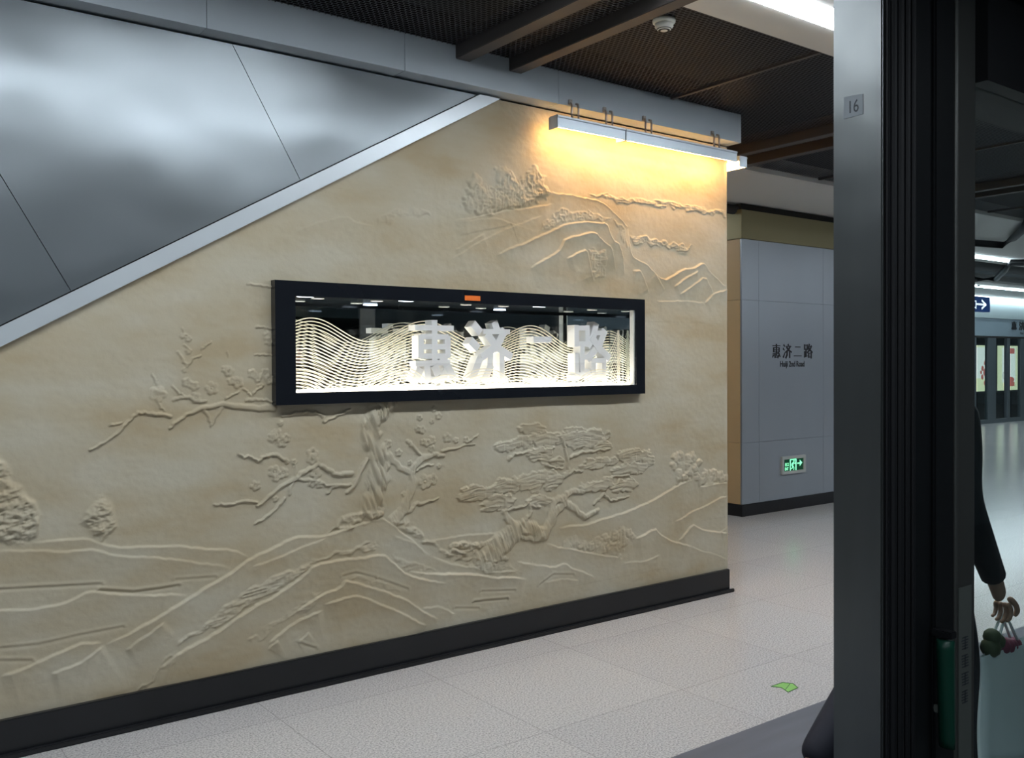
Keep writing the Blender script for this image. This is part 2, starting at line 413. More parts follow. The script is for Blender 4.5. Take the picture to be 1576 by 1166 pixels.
for k, x in enumerate([9.6, 12.8, 16.0, 19.2]):
    lab = ['near end of the bright far ceiling light line', 'bright far ceiling light line just right of the dark door frame', 'far ceiling light line cut by the right picture edge', 'far end of the upper distant light line'][k]
    tube_light(x, x+3.15, 6.72, 6.80, 3.02, M['tube_far'], lab, 'distant ceiling light line, upper row')
tube_light(4.92, 7.10, 6.72, 6.80, 3.02, M['tube_far'], 'added unseen light line behind the mural wall, brightening soffit and column side', 'distant ceiling light line, upper row')  # unseen tube, added to brighten the soffit and the column side
for k, x in enumerate([16.0, 18.9, 21.8]):
    lab = ['distant lower light strip beside the door frame', 'distant lower light strip above the blue arrow sign', 'distant lower light strip at the right picture edge'][k]
    tube_light(x, x+2.8, 9.30, 9.40, 3.02, M['tube_far'], lab, 'distant ceiling light line, lower row')

for k, x in enumerate((-4.4, -1.9, 0.4)):  # unseen lights, added as frontal fill for mural and fascia
    for j, y in enumerate((-1.45, 0.10)):
        t = thing('train_fill_light', '%s unseen fill light, added in the train row %s, behind the viewer' % (('leftmost', 'middle', 'rightmost')[k], ('by the far windows', 'by the doors')[j]), 'light', (x, y, 2.33), 'unseen fill lights added in the train saloon')
        obj('diffuser', bx(x+0.01, x+2.2, y, y+0.16, 2.322, 2.345), M['tube_train_fill'], t)
        obj('end_cap', bx(x-0.01, x+0.009, y, y+0.16, 2.32, 2.348), M['trim_alu'], t)
# ================================================================== ceiling beams
def beam(x0, x1, y1, label, y0=1.25):
    bm = bx(x0, x1, y0, y1, 3.025, ZC+0.06, bev=0.003)
    tag(obj('ceiling_beam', bm, M['beam']), label, 'beam', 'dark beams under the mesh ceiling')
beam(2.600, 2.685, 3.898, 'left of the two nearest dark beams, meeting the grey fascia above the mural')
beam(2.935, 3.015, 3.898, 'right of the two nearest dark beams, beside the smoke detector')
beam(5.46, 5.54, 4.84, 'nearer beam of the dark pair past the right end of the mural wall')
beam(5.79, 5.87, 4.84, 'farther beam of the dark pair past the right end of the mural wall')
beam(8.36, 8.44, 4.84, 'nearer beam of the distant pair seen through the door glass')
beam(8.69, 8.77, 4.84, 'farther beam of the distant pair seen through the door glass')

# smoke detector
dx, dy = 3.186, 3.031
t = thing('smoke_detector', 'round white smoke detector on the dark mesh ceiling', 'smoke detector', (dx, dy, ZC))
bm = bmesh.new(); add_lathe(bm, [(0.0, 0.0), (0.052, 0.0), (0.054, -0.006), (0.052, -0.016), (0.046, -0.020), (0.0, -0.020)], (dx, dy, ZC), 40)
obj('base', bm, M['detector'], t, True)
bm = bmesh.new(); add_lathe(bm, [(0.0, -0.020), (0.042, -0.020), (0.043, -0.034), (0.034, -0.046), (0.024, -0.052), (0.0, -0.053)], (dx, dy, ZC), 40)
h = obj('sensor_head', bm, M['detector'], t, True)
for rr, z in ((0.0335, -0.0468), (0.0255, -0.0518)):
    bm = bmesh.new(); add_lathe(bm, [(rr-0.001, z-0.0005), (rr+0.0015, z+0.001), (rr+0.0015, z+0.003), (rr-0.001, z+0.003)], (dx, dy, ZC), 40)
    obj('vent_slot', bm, M['dark_slot'], h)

# ================================================================== fascia over the wall
edges = [-2.6, -1.55, -0.59, 0.38, 1.348, 2.308, 3.276, 4.805]
labs = ['grey fascia panel at the far left, outside the picture', 'grey fascia panel above the left end of the steel cladding, outside the picture', 'grey fascia panel just past the left picture edge',
        'grey fascia panel at the top left corner of the photo', 'grey fascia panel between its two leftmost seams in view', 'grey fascia panel where the nearest dark beams end', 'long grey fascia panel above the warm wall lamps']
for i in range(len(edges)-1):
    x0, x1 = edges[i]+0.0015, edges[i+1]-0.0015
    bm = bmesh.new(); last = i == len(edges)-2
    add_prism(bm, [(3.90, 2.912), (3.90, ZC+0.004), (3.906, ZC+0.004), (3.906, 2.918), (4.022, 2.918), (4.022, 2.912)], 'x', x0, x1)
    if last: add_box(bm, x1, x1+0.004, 3.90, 4.45, 2.912, ZC+0.004)
    tag(obj('fascia_panel', bm, M['fascia']), labs[i], 'panel', 'grey fascia panels over the mural wall')

# ================================================================== steel cladding over the diagonal
SL = 0.5632; Z0 = 1.245     # diagonal: z = Z0 + SL*x  (upper edge of the sloping trim)
Z0u = 1.712-0.06-SL*0.578; Z0l = 1.63-0.06-SL*0.577
nrm = math.hypot(1, SL)
def sval(x, z): return (x+SL*(z))/nrm
seams = [sval(1.801, 2.349)+1.122*k for k in (-4, -3, -2, -1, 0, 1)]
seams.append(seams[-1]+1.3)
base = [(-2.55, 0.149), (3.4, 0.149), (3.4, 2.899), (-2.55, 2.899)]
base = clip_poly(base, -SL, 1, -Z0u)
labs = ['steel cladding panel at the far left end of the stair side', 'steel cladding panel left of the picture', 'steel cladding panel at the left picture edge, below the lower seam',
        'large brushed steel cladding panel between the two diagonal seams', 'brushed steel cladding panel right of the upper seam, tapering to the fascia', 'tiny triangular steel cladding tip where fascia and sloping trim meet']
k = 0
for a, b in zip(seams[:-1], seams[1:]):
    p = clip_poly(base, 1/nrm, SL/nrm, -(a+0.0015)); p = clip_poly(p, -1/nrm, -SL/nrm, b-0.0015)
    if len(p) >= 3:
        tag(obj('cladding_panel', prism(p, 'y', 3.992, 4.011), M['steel']), labs[min(k, 5)], 'panel', 'steel cladding panels above the sloping trim')
    k += 1
struct('trim_4', prism(clip_poly(clip_poly([(-2.55, 0.149), (3.6, 0.149), (3.6, 2.90), (-2.55, 2.90)], -SL, 1, -Z0l), SL, -1, Z0u-0.006), 'y', 3.975, 4.011), M['trim_alu'])
bm = prism(clip_poly(clip_poly([(-2.55, 0.149), (3.6, 0.149), (3.6, 2.895), (-2.55, 2.895)], -SL, 1, -(Z0u-0.02)), SL, -1, Z0u+0.012), 'y', 3.998, 4.0115)
add_prism(bm, base, 'y', 4.0112, 4.0118)
struct('trim_5', bm, M['gap'])

# ================================================================== RELIEF MURAL (height field traced onto the wall plane)
gx = np.concatenate([np.arange(-2.4, -0.15, 0.03), np.arange(-0.15, WX+0.0001, 0.0045)])
gx[-1] = WX
gz = np.arange(0.147, 2.9005, 0.004)
XX, ZZ = np.meshgrid(gx, gz, indexing='ij')
HH = np.zeros_like(XX)
def W(p): return U(p[0], p[1], 4.0)
def box_idx(P, m):
    P = np.array(P); i0 = max(0, np.searchsorted(gx, P[:, 0].min()-m)); i1 = np.searchsorted(gx, P[:, 0].max()+m)
    j0 = max(0, np.searchsorted(gz, P[:, 1].min()-m)); j1 = np.searchsorted(gz, P[:, 1].max()+m)
    return i0, i1, j0, j1
def field(P, x, z):
    """distance, side (+ = right of the direction of travel), arc parameter, overshoot past the ends"""
    best = np.full(x.shape, 1e9); side = np.zeros(x.shape); par = np.zeros(x.shape); over = np.zeros(x.shape)
    L = [math.dist(P[i], P[i+1]) for i in range(len(P)-1)]; tot = sum(L); acc = 0; n = len(L)
    for i in range(n):
        ax, az = P[i]; bx_, bz = P[i+1]; ux, uz = (bx_-ax)/L[i], (bz-az)/L[i]
        t = (x-ax)*ux+(z-az)*uz; tc = np.clip(t, 0, L[i])
        ddx = x-(ax+ux*tc); ddz = z-(az+uz*tc); d = np.hypot(ddx, ddz)
        s = (x-ax)*uz-(z-az)*ux
        o = np.zeros(x.shape)
        if i == 0: o = np.maximum(o, -t)
        if i == n-1: o = np.maximum(o, t-L[i])
        k = d < best-1e-7
        best = np.where(k, d, best); side = np.where(k, np.sign(s), side); par = np.where(k, (acc+tc)/tot, par); over = np.where(k, o, over)
        acc += L[i]
    return best, side, par, over
rng = np.random.RandomState(3)
def vnoise(x, z, fx, fz, seed):
    r = np.random.RandomState(seed).rand(256, 256)
    u = x*fx+50; v = z*fz+50
    iu = np.floor(u).astype(int); iv = np.floor(v).astype(int); a = u-iu; b = v-iv
    a = a*a*(3-2*a); b = b*b*(3-2*b)
    g = lambda i, j: r[i % 256, j % 256]
    return (g(iu, iv)*(1-a)+g(iu+1, iv)*a)*(1-b)+(g(iu, iv+1)*(1-a)+g(iu+1, iv+1)*a)*b
def jag(P, amp, n=6, seed=1):
    r = random.Random(seed); out = [P[0]]
    for i in range(len(P)-1):
        for k in range(1, n+1):
            t = k/n; a, b = P[i], P[i+1]
            e = amp if k < n else 0
            out.append((a[0]+(b[0]-a[0])*t+r.uniform(-e, e), a[1]+(b[1]-a[1])*t+r.uniform(-e, e)))
    return out
def smooth(P):
    out = [P[0]]
    for a, b in zip(P[:-1], P[1:]):
        for t in (0.16, 0.84): out.append((a[0]+(b[0]-a[0])*t, a[1]+(b[1]-a[1])*t))
    return out[:1]+out[2:-1]+[P[-1]] if len(P) > 2 else P
def ledge(px, h=0.014, fall=0.12, lip=0.4):
    lip *= 0.28
    global HH
    P = smooth([W(p) for p in px]); m = fall*2.5+0.02
    i0, i1, j0, j1 = box_idx(P, m)
    x = XX[i0:i1, j0:j1]; z = ZZ[i0:i1, j0:j1]
    wob = (vnoise(x, z, 9, 9, 5)-0.5)*0.014+(vnoise(x, z, 45, 45, 6)-0.5)*0.005
    d, s, t, o = field(P, x, z); sd = d*s+wob
    end = np.clip(np.minimum(t, 1-t)/0.10, 0.0, 1)*np.exp(-(o/0.04)**2)
    rise = np.clip(sd/0.008+0.5, 0, 1); rise = rise*rise*(3-2*rise)
    f = rise*(np.exp(-np.maximum(sd, 0)/fall)+lip*np.exp(-(sd/0.010)**2))
    HH[i0:i1, j0:j1] += h*f*end
def groove(px, h=0.006, w=0.006, jg=0.0):
    global HH
    P = [W(p) for p in px]
    if jg: P = jag(P, jg)
    i0, i1, j0, j1 = box_idx(P, w*4); x = XX[i0:i1, j0:j1]; z = ZZ[i0:i1, j0:j1]
    d, s, t, o = field(P, x, z)
    HH[i0:i1, j0:j1] += -h*np.exp(-(d/w)**2)+h*0.9*np.exp(-((d*s+2.0*w)/w)**2)*(s < 0)
def limb(px, w0, w1, h=0.012, jg=0.006, bark=0.0, seed=1):
    """raised branch; half widths in metres"""
    global HH
    P = jag([W(p) for p in px], jg, 4, seed)
    if not bark: w0 *= 0.78; w1 *= 0.78
    w = max(w0, w1); i0, i1, j0, j1 = box_idx(P, w*2+0.02); x = XX[i0:i1, j0:j1]; z = ZZ[i0:i1, j0:j1]
    d, s, t, o = field(P, x, z); ww = w0+(w1-w0)*t
    ww = ww*(0.8+0.45*vnoise(x, z, 30, 30, seed+9))
    q = np.clip(d/ww, 0, 1.6); f = np.clip(1.18-q**3, 0, 1)*(0.7+0.3*np.sqrt(np.clip(1-q*q, 0, 1)))
    if bark:
        f = f*(1+bark*(np.abs(vnoise(x+z*0.35, z*0.35-x*0.2, 75, 28, seed+3)-0.5)*2.4-0.6))
    HH[i0:i1, j0:j1] = np.maximum(HH[i0:i1, j0:j1], HH[i0:i1, j0:j1]*0.3+h*f)
def inside(P, x, z):
    c = np.zeros(x.shape, bool); n = len(P)
    for i in range(n):
        ax, az = P[i]; bx_, bz = P[(i+1) % n]
        if az == bz: continue
        c ^= ((az > z) != (bz > z)) & (x < (bx_-ax)*(z-az)/(bz-az)+ax)
    return c
def patch(px, base=0.004, amp=0.008, fx=60, fz=60, soft=0.012, seed=2, ridged=True, slant=0.0):
    global HH
    P = [W(p) for p in px]
    i0, i1, j0, j1 = box_idx(P, 0.02); x = XX[i0:i1, j0:j1]; z = ZZ[i0:i1, j0:j1]
    wx = x+(vnoise(x, z, 25, 25, seed+20)-0.5)*0.035; wz = z+(vnoise(x, z, 25, 25, seed+21)-0.5)*0.035
    ins = inside(P, wx, wz); d, _, _, _ = field(P+[P[0]], wx, wz)
    mk = np.where(ins, np.clip(d/soft, 0, 1), 0); mk = mk*mk*(3-2*mk)
    xs = x+slant*z; zs = z-slant*x
    n = vnoise(xs, zs, fx, fz, seed); n2 = vnoise(xs, zs, fx*2.1, fz*2.1, seed+1)
    if ridged: n = 1-np.abs(2*n-1); n2 = 1-np.abs(2*n2-1)
    HH[i0:i1, j0:j1] += mk*(base+amp*(n*0.65+n2*0.35-0.3))
def cloud(cx, cy, rx, ry, h=0.012, fx=14, fz=90, seed=4):
    """pine pad: bumpy oval in photo pixels with streaks"""
    global HH
    c = W((cx, cy)); a = W((cx-rx, cy)); b = W((cx+rx, cy)); t = W((cx, cy-ry)); u = W((cx, cy+ry))
    Rx = (b[0]-a[0])/2; Rz = (t[1]-u[1])/2
    i0, i1, j0, j1 = box_idx([a, b, t, u], 0.03); x = XX[i0:i1, j0:j1]; z = ZZ[i0:i1, j0:j1]
    wx = x+(vnoise(x, z, 22, 30, seed+50)-0.5)*Rx*0.55; wz = z+(vnoise(x, z, 26, 34, seed+51)-0.5)*Rz*0.75+(vnoise(x, z, 70, 70, seed+52)-0.5)*Rz*0.35
    ang = np.arctan2((wz-c[1])/Rz, (wx-c[0])/Rx); q = np.hypot((wx-c[0])/Rx, (wz-c[1])/Rz)
    edge = 0.92+0.10*np.abs(np.sin(ang*4+seed))
    m = np.clip((edge-q)/0.16, 0, 1); m = m*m*(3-2*m)
    up = np.clip((z-c[1])/Rz, -1, 1)
    st = 1-np.abs(2*vnoise(x+0.25*(z-c[1]), z+0.15*np.abs(x-c[0]), fx, fz, seed+7)-1)
    HH[i0:i1, j0:j1] = np.maximum(HH[i0:i1, j0:j1]*0.8, m*(h*0.60+h*0.25*up+0.009*(st-0.4)))
def lump(cx, cy, r, h=0.010, seed=0):
    """small rounded clump, radius in metres"""
    global HH
    c = W((cx, cy)); i0, i1, j0, j1 = box_idx([c], r*1.3); x = XX[i0:i1, j0:j1]; z = ZZ[i0:i1, j0:j1]
    d = np.hypot(x-c[0]+(vnoise(x, z, 45, 45, 70)-0.5)*r*0.9, z-c[1]+(vnoise(x, z, 45, 45, 71)-0.5)*r*0.9)/r
    HH[i0:i1, j0:j1] = np.maximum(HH[i0:i1, j0:j1], h*np.clip(1.25-d**2*1.25, 0, 1))
def flower(cx, cy, r=0.024, h=0.009, seed=0):
    global HH
    c = W((cx, cy)); i0, i1, j0, j1 = box_idx([c], r*1.4); x = XX[i0:i1, j0:j1]-c[0]; z = ZZ[i0:i1, j0:j1]-c[1]
    f = np.zeros(x.shape)
    for k in range(5):
        a = seed+k*2*math.pi/5; d = np.hypot(x-math.cos(a)*r*0.60, z-math.sin(a)*r*0.60)/(r*0.45)
        f = np.maximum(f, np.clip(1.1-d**3, 0, 1)*(0.65+0.35*np.clip(d, 0, 1)))
    d = np.hypot(x, z)/(r*0.16); f = np.maximum(f*np.where(d < 2.0, 0.55, 1), np.clip(1.3-d**2, 0, 1)*1.1)
    HH[i0:i1, j0:j1] = np.maximum(HH[i0:i1, j0:j1], HH[i0:i1, j0:j1]*0.4+h*f)

# --- upper mountains
ledge([(847, 295), (878, 301), (924, 308), (943, 328), (967, 349)], 0.026, 0.20, 0.5)
ledge([(967, 351), (970, 393), (978, 400), (994, 406), (1005, 419), (1014, 428), (1024, 429), (1051, 413), (1064, 412), (1081, 405), (1090, 417), (1110, 437), (1121, 441)], 0.020, 0.09, 0.5)
ledge([(762, 393), (817, 367), (847, 356), (869, 344), (911, 342), (930, 341), (941, 369), (952, 376), (961, 424)], 0.020, 0.10, 0.5)
ledge([(814, 411), (856, 387), (867, 367), (913, 357), (926, 371), (937, 380), (946, 415)], 0.018, 0.08, 0.5)
ledge([(869, 398), (887, 388), (900, 385), (906, 406), (913, 433)], 0.015, 0.06, 0.5)
ledge([(972, 416), (983, 417), (989, 430), (996, 450)], 0.014, 0.06)
ledge([(1035, 441), (1050, 428), (1073, 416)], 0.014, 0.05); ledge([(1044, 453), (1062, 440), (1083, 425), (1097, 452)], 0.014, 0.05)
ledge([(1084, 467), (1097, 452), (1110, 448), (1121, 443)], 0.012, 0.05); ledge([(1009, 464), (1050, 463), (1084, 467)], 0.005, 0.04)
ledge([(1005, 421), (1012, 432), (1022, 446)], 0.008, 0.04)
ledge([(698, 338), (755, 330), (800, 322), (850, 312)], 0.012, 0.12); ledge([(692, 402), (730, 375), (772, 354), (834, 330)], 0.006, 0.09)
ledge([(457, 354), (495, 341), (532, 332), (546, 341), (562, 345), (576, 347)], 0.006, 0.07)
ledge([(700, 340), (760, 335), (790, 345), (700, 365)], 0.004, 0.08); ledge([(700, 385), (722, 372), (745, 358)], 0.006, 0.05)
patch([(582, 346), (584, 332), (597, 322), (612, 318), (630, 324), (645, 317), (660, 322), (668, 333), (640, 331), (612, 336), (595, 347)], 0.003, 0.009, 45, 60, 0.015, 11)
patch([(709, 310), (720, 293), (731, 277), (742, 282), (751, 297), (764, 284), (766, 264), (786, 262), (797, 279), (808, 266), (821, 257), (836, 273), (838, 292), (850, 296), (842, 303), (812, 317), (781, 325), (746, 334), (724, 328)], 0.006, 0.024, 36, 22, 0.02, 12)
for a, b, r in ((731, 284, .05), (733, 300, .06), (722, 316, .05), (776, 270, .06), (780, 290, .07), (765, 305, .06), (822, 268, .05), (826, 284, .06), (815, 300, .06), (796, 292, .05), (748, 310, .06), (790, 312, .05), (838, 296, .035)):
    lump(a, b, r, 0.016)
patch([(712, 308), (731, 277), (764, 284), (776, 262), (797, 279), (821, 257), (838, 280), (848, 297), (812, 315), (746, 330)], 0.0, 0.014, 60, 50, 0.02, 31)
patch([(904, 295), (960, 303), (1030, 311), (1118, 326), (1118, 333), (1040, 323), (960, 312), (915, 304)], 0.002, 0.014, 22, 75, 0.008, 13)
patch([(968, 361), (1000, 366), (1040, 374), (1068, 380), (1055, 386), (1010, 380), (972, 374)], 0.002, 0.014, 26, 75, 0.008, 14)
patch([(834, 343), (850, 330), (862, 320), (905, 325), (943, 336), (930, 340), (869, 341), (828, 358)], 0.001, 0.012, 50, 60, 0.012, 15)
patch([(936, 332), (962, 350), (966, 380), (955, 372), (946, 350)], 0.001, 0.010, 50, 50, 0.01, 16)
patch([(904, 384), (926, 384), (934, 400), (930, 425), (917, 432), (908, 410)], 0.001, 0.012, 50, 60, 0.012, 17)
# --- lower mountains, left
ledge([(160, 991), (201, 971), (267, 935), (345, 885), (386, 857), (449, 827), (502, 822), (584, 794), (594, 799), (626, 824), (662, 856)], 0.022, 0.20, 0.4)
ledge([(0, 1043), (47, 1024), (119, 988), (157, 988)], 0.016, 0.10); ledge([(77, 1035), (120, 1020), (160, 992)], 0.013, 0.07)
ledge([(191, 999), (215, 982), (235, 969), (251, 954)], 0.012, 0.05)
ledge([(232, 1037), (252, 1020), (275, 1002), (323, 978), (371, 945), (413, 920), (449, 895), (483, 867), (530, 861), (587, 852), (605, 868), (623, 884), (687, 897)], 0.020, 0.15, 0.5)
ledge([(410, 987), (456, 955), (495, 938)], 0.014, 0.08); ledge([(447, 945), (484, 920), (520, 902), (527, 890), (541, 893), (591, 909), (626, 923), (673, 955)], 0.018, 0.09, 0.5)
ledge([(495, 931), (520, 920), (550, 912), (609, 938), (655, 963)], 0.016, 0.13, 0.4)
ledge([(456, 988), (466, 980), (474, 972)], 0.010, 0.04); ledge([(410, 998), (415, 990), (425, 982)], 0.008, 0.04); groove([(458, 988), (470, 993), (484, 997)], 0.004)
ledge([(626, 879), (712, 883), (760, 886), (809, 890)], 0.011, 0.08); ledge([(648, 934), (676, 934), (700, 944)], 0.008, 0.05)
groove([(729, 926), (745, 924), (779, 921)], 0.006); groove([(700, 936), (735, 936)], 0.003); groove([(740, 910), (790, 908)], 0.003)
ledge([(50, 832), (119, 828), (157, 838), (220, 841), (292, 841), (358, 846), (386, 858)], 0.013, 0.09)
ledge([(-20, 845), (60, 845), (141, 847), (220, 857), (314, 864), (358, 874)], 0.009, 0.10)
ledge([(-20, 941), (40, 936), (94, 927), (138, 911), (200, 913), (267, 915), (290, 917)], 0.012, 0.09)
groove([(154, 908), (204, 911), (250, 905), (273, 901)], 0.006); groove([(-10, 908), (80, 903), (154, 899)], 0.004); groove([(270, 892), (330, 888)], 0.003)
groove([(-10, 999), (60, 992), (120, 978), (188, 965)], 0.003); groove([(-10, 1017), (47, 1017)], 0.003)
groove([(195, 1075), (232, 1053), (262, 1012)], 0.003, jg=0.01); groove([(260, 1046), (266, 1022)], 0.003)
ledge([(385, 870), (449, 848), (502, 824)], 0.007, 0.08); ledge([(604, 822), (640, 836), (655, 850)], 0.007, 0.05)
patch([(266, 985), (317, 954), (371, 913), (420, 881), (466, 863), (506, 849), (555, 838), (577, 829), (584, 845), (484, 863), (456, 888), (413, 916), (371, 945), (324, 968), (271, 991)], 0.002, 0.013, 24, 75, 0.014, 18, slant=0.12)
patch([(380, 985), (430, 950), (480, 915), (500, 905), (490, 920), (430, 965), (385, 992)], 0.001, 0.007, 24, 75, 0.012, 19, slant=0.12)
patch([(590, 850), (640, 866), (680, 880), (620, 880)], 0.001, 0.008, 30, 60, 0.012, 20)
patch([(490, 920), (520, 898), (530, 882), (550, 882), (600, 898), (640, 915), (590, 906), (545, 890), (528, 886)], 0.0, 0.006, 30, 60, 0.012, 21)
groove([(526, 886), (545, 881), (575, 888)], 0.003); groove([(580, 890), (625, 906)], 0.003)
# --- lower right hills
ledge([(857, 811), (905, 805), (958, 788), (1009, 768), (1033, 751), (1051, 742), (1066, 737)], 0.016, 0.13, 0.4)
ledge([(1075, 748), (1098, 745), (1121, 741)], 0.014, 0.08); ledge([(1037, 802), (1072, 784), (1104, 766), (1121, 762)], 0.009, 0.08)
ledge([(972, 830), (1006, 812), (1018, 824), (1042, 835), (1063, 842)], 0.016, 0.12, 0.4); ledge([(1042, 833), (1063, 808), (1080, 814), (1107, 818), (1121, 820)], 0.014, 0.12, 0.4)
ledge([(839, 835), (881, 845), (920, 852), (958, 860)], 0.014, 0.10); ledge([(958, 866), (990, 862), (1015, 852)], 0.006, 0.05)
ledge([(660, 832), (714, 823), (767, 821)], 0.008, 0.07); ledge([(794, 862), (830, 870), (851, 873), (866, 865), (887, 876), (915, 889)], 0.011, 0.09)
ledge([(660, 879), (720, 882), (809, 890)], 0.010, 0.07); ledge([(836, 897), (868, 888), (890, 893)], 0.006, 0.06); ledge([(1060, 842), (1090, 850), (1121, 862)], 0.006, 0.05)
ledge([(1107, 818), (1121, 808)], 0.006, 0.04); groove([(820, 864), (838, 832)], 0.003); groove([(830, 900), (850, 884), (880, 884)], 0.003)
ledge([(662, 856), (700, 868), (740, 876), (800, 880)], 0.010, 0.06)
for (a, b) in ((1043, 737), (1036, 718), (1040, 705), (1047, 700), (1060, 704), (1066, 703), (1075, 712), (1070, 722), (1057, 716), (1060, 728), (1073, 733), (1084, 729), (1095, 728), (1105, 732), (1117, 735), (1052, 735), (1080, 740), (1093, 740), (1110, 738), (1045, 728)):
    lump(a, b, random.uniform(0.028, 0.045), 0.013)
for (a, b, r) in ((872, 840, .05), (883, 832, .05), (895, 838, .05), (918, 836, .05), (932, 828, .055), (947, 820, .05), (957, 815, .045), (968, 818, .045), (974, 826, .035), (940, 838, .05), (925, 846, .05), (955, 832, .06), (906, 842, .04), (945, 850, .05)):
    lump(a, b, r, 0.012)
patch([(868, 845), (880, 830), (900, 835), (930, 822), (955, 812), (975, 820), (960, 850), (900, 848)], 0.0, 0.007, 45, 50, 0.02, 22)
patch([(1036, 740), (1038, 705), (1062, 702), (1080, 722), (1118, 732), (1118, 740), (1060, 742)], 0.0, 0.007, 45, 50, 0.02, 23)
# --- trees at the left edge
for seed, poly in ((24, [(0, 699), (15, 719), (19, 737), (33, 745), (46, 753), (55, 773), (62, 791), (67, 804), (57, 830), (44, 838), (-30, 836), (-30, 700)]),
                   (25, [(154, 758), (170, 773), (177, 791), (183, 804), (175, 825), (152, 838), (113, 804), (129, 786), (141, 773)])):
    patch(poly, 0.006, 0.024, 26, 40, 0.03, seed, slant=0.25)
    patch(poly, 0.0, 0.014, 60, 75, 0.03, seed+40, slant=-0.3)
# --- pine on the right
E5 = lambda u, v: (660+u/3.353, 620+v/3.353)
pine = [(385, 225, 60, 35), (470, 200, 60, 38), (530, 128, 72, 30), (600, 185, 100, 48), (755, 145, 70, 30), (790, 190, 150, 50), (900, 222, 50, 32), (570, 270, 80, 45), (650, 300, 50, 25),
        (860, 312, 90, 35), (945, 300, 40, 25), (1060, 275, 100, 38), (1125, 300, 40, 28), (1040, 340, 90, 35), (880, 425, 100, 38), (1010, 432, 70, 40),
        (250, 468, 100, 45), (400, 425, 90, 45), (560, 395, 120, 60), (640, 405, 50, 45), (350, 510, 90, 40), (560, 505, 70, 35), (310, 545, 50, 15)]
for i, (u, v, a, b) in enumerate(pine):
    c = E5(u, v); cloud(c[0], c[1], a/3.353, b/3.353, 0.015+0.003*(i % 3), seed=i+3)
def limb5(pts, w0, w1, h=0.014, bark=0.0, seed=1): limb([E5(*p) for p in pts], w0, w1, h, 0.006, bark, seed)
limb5([(290, 810), (350, 740), (420, 670), (480, 640), (590, 665)], 0.075, 0.035, 0.022, 0.9, 2)
limb5([(330, 790), (400, 720), (440, 640), (400, 590), (380, 560)], 0.05, 0.012, 0.018, 0.7, 3)
limb5([(590, 680), (620, 620), (650, 560), (700, 515), (735, 540), (800, 590), (870, 548)], 0.035, 0.010, 0.018, 0.5, 4)
limb5([(610, 640), (625, 570), (640, 510), (690, 490), (730, 455), (790, 460)], 0.03, 0.012, 0.018, 0.4, 5)
limb5([(380, 560), (430, 540), (500, 525), (520, 500)], 0.010, 0.006); limb5([(500, 600), (525, 560), (515, 530), (570, 535)], 0.012, 0.008)
limb5([(690, 380), (720, 345), (705, 260), (690, 190)], 0.014, 0.008); limb5([(700, 378), (745, 345), (790, 352)], 0.012, 0.006); limb5([(730, 280), (790, 250), (860, 245), (930, 235)], 0.012, 0.006)
limb5([(410, 290), (440, 260), (490, 255), (570, 262)], 0.010, 0.005); limb5([(600, 320), (640, 330), (690, 335)], 0.010, 0.005)
limb5([(850, 520), (900, 465), (935, 505), (985, 490), (1030, 480)], 0.010, 0.006); limb5([(940, 380), (1030, 370), (1060, 405)], 0.008, 0.004)
limb5([(110, 740), (180, 720), (220, 742), (290, 725), (350, 690)], 0.016, 0.014, 0.013, 0.5); limb5([(120, 755), (180, 775)], 0.014, 0.01)
limb5([(340, 810), (370, 795), (400, 805)], 0.02, 0.012, 0.013); limb5([(600, 690), (560, 700), (470, 690)], 0.02, 0.012, 0.014, 0.6)
patch([E5(*p) for p in ((170, 830), (300, 800), (420, 830), (480, 880), (300, 880), (200, 860))], 0.001, 0.010, 20, 60, 0.012, 26)
# --- plum tree in the middle
E4 = lambda u, v: (320+u/3.752, 600+v/3.752)
def limb4(pts, w0, w1, h=0.012, bark=0.0, seed=1): limb([E4(*p) for p in pts], w0, w1, h, 0.006, bark, seed)
limb4([(1030, 75), (990, 130), (935, 190), (925, 240), (960, 320), (985, 410), (985, 500), (965, 590), (945, 690)], 0.046, 0.062, 0.026, 1.1, 6)
limb4([(915, 400), (880, 460), (845, 540), (800, 590)], 0.014, 0.010, 0.016, seed=2)
limb4([(830, 480), (735, 485), (680, 455), (630, 425), (560, 470), (500, 505), (430, 550), (370, 600), (280, 668)], 0.015, 0.008, 0.016, seed=3)
limb4([(440, 625), (400, 670), (350, 720), (270, 772)], 0.010, 0.004, seed=4); limb4([(280, 648), (170, 648), (120, 658), (30, 660)], 0.008, 0.004, seed=5)
limb4([(455, 415), (410, 380), (370, 372), (320, 385), (285, 410), (240, 385), (210, 388), (175, 370)], 0.012, 0.004, 0.014, seed=6)
limb4([(820, 545), (760, 548), (720, 560), (682, 595)], 0.010, 0.004, seed=7); limb4([(490, 520), (580, 515), (640, 530), (690, 550), (800, 548)], 0.009, 0.005, seed=8); limb4([(470, 600), (480, 550), (510, 500), (500, 440)], 0.010, 0.008, seed=9)
limb4([(425, 148), (520, 130), (620, 125), (655, 150), (675, 185), (740, 145), (820, 112)], 0.009, 0.004, seed=10)
limb4([(1070, 750), (1130, 690), (1160, 610), (1185, 520), (1180, 455), (1240, 390), (1300, 372), (1360, 378)], 0.030, 0.010, 0.016, 0.4, 11)
limb4([(1040, 372), (1075, 415), (1120, 455), (1180, 480)], 0.016, 0.016, 0.014, 0.4, 12); limb4([(1150, 295), (1180, 320), (1225, 372)], 0.012, 0.010, seed=13)
limb4([(1205, 465), (1250, 435), (1300, 430)], 0.010, 0.004, seed=14); limb4([(1150, 700), (1190, 660), (1250, 650), (1330, 622)], 0.014, 0.004, seed=15)
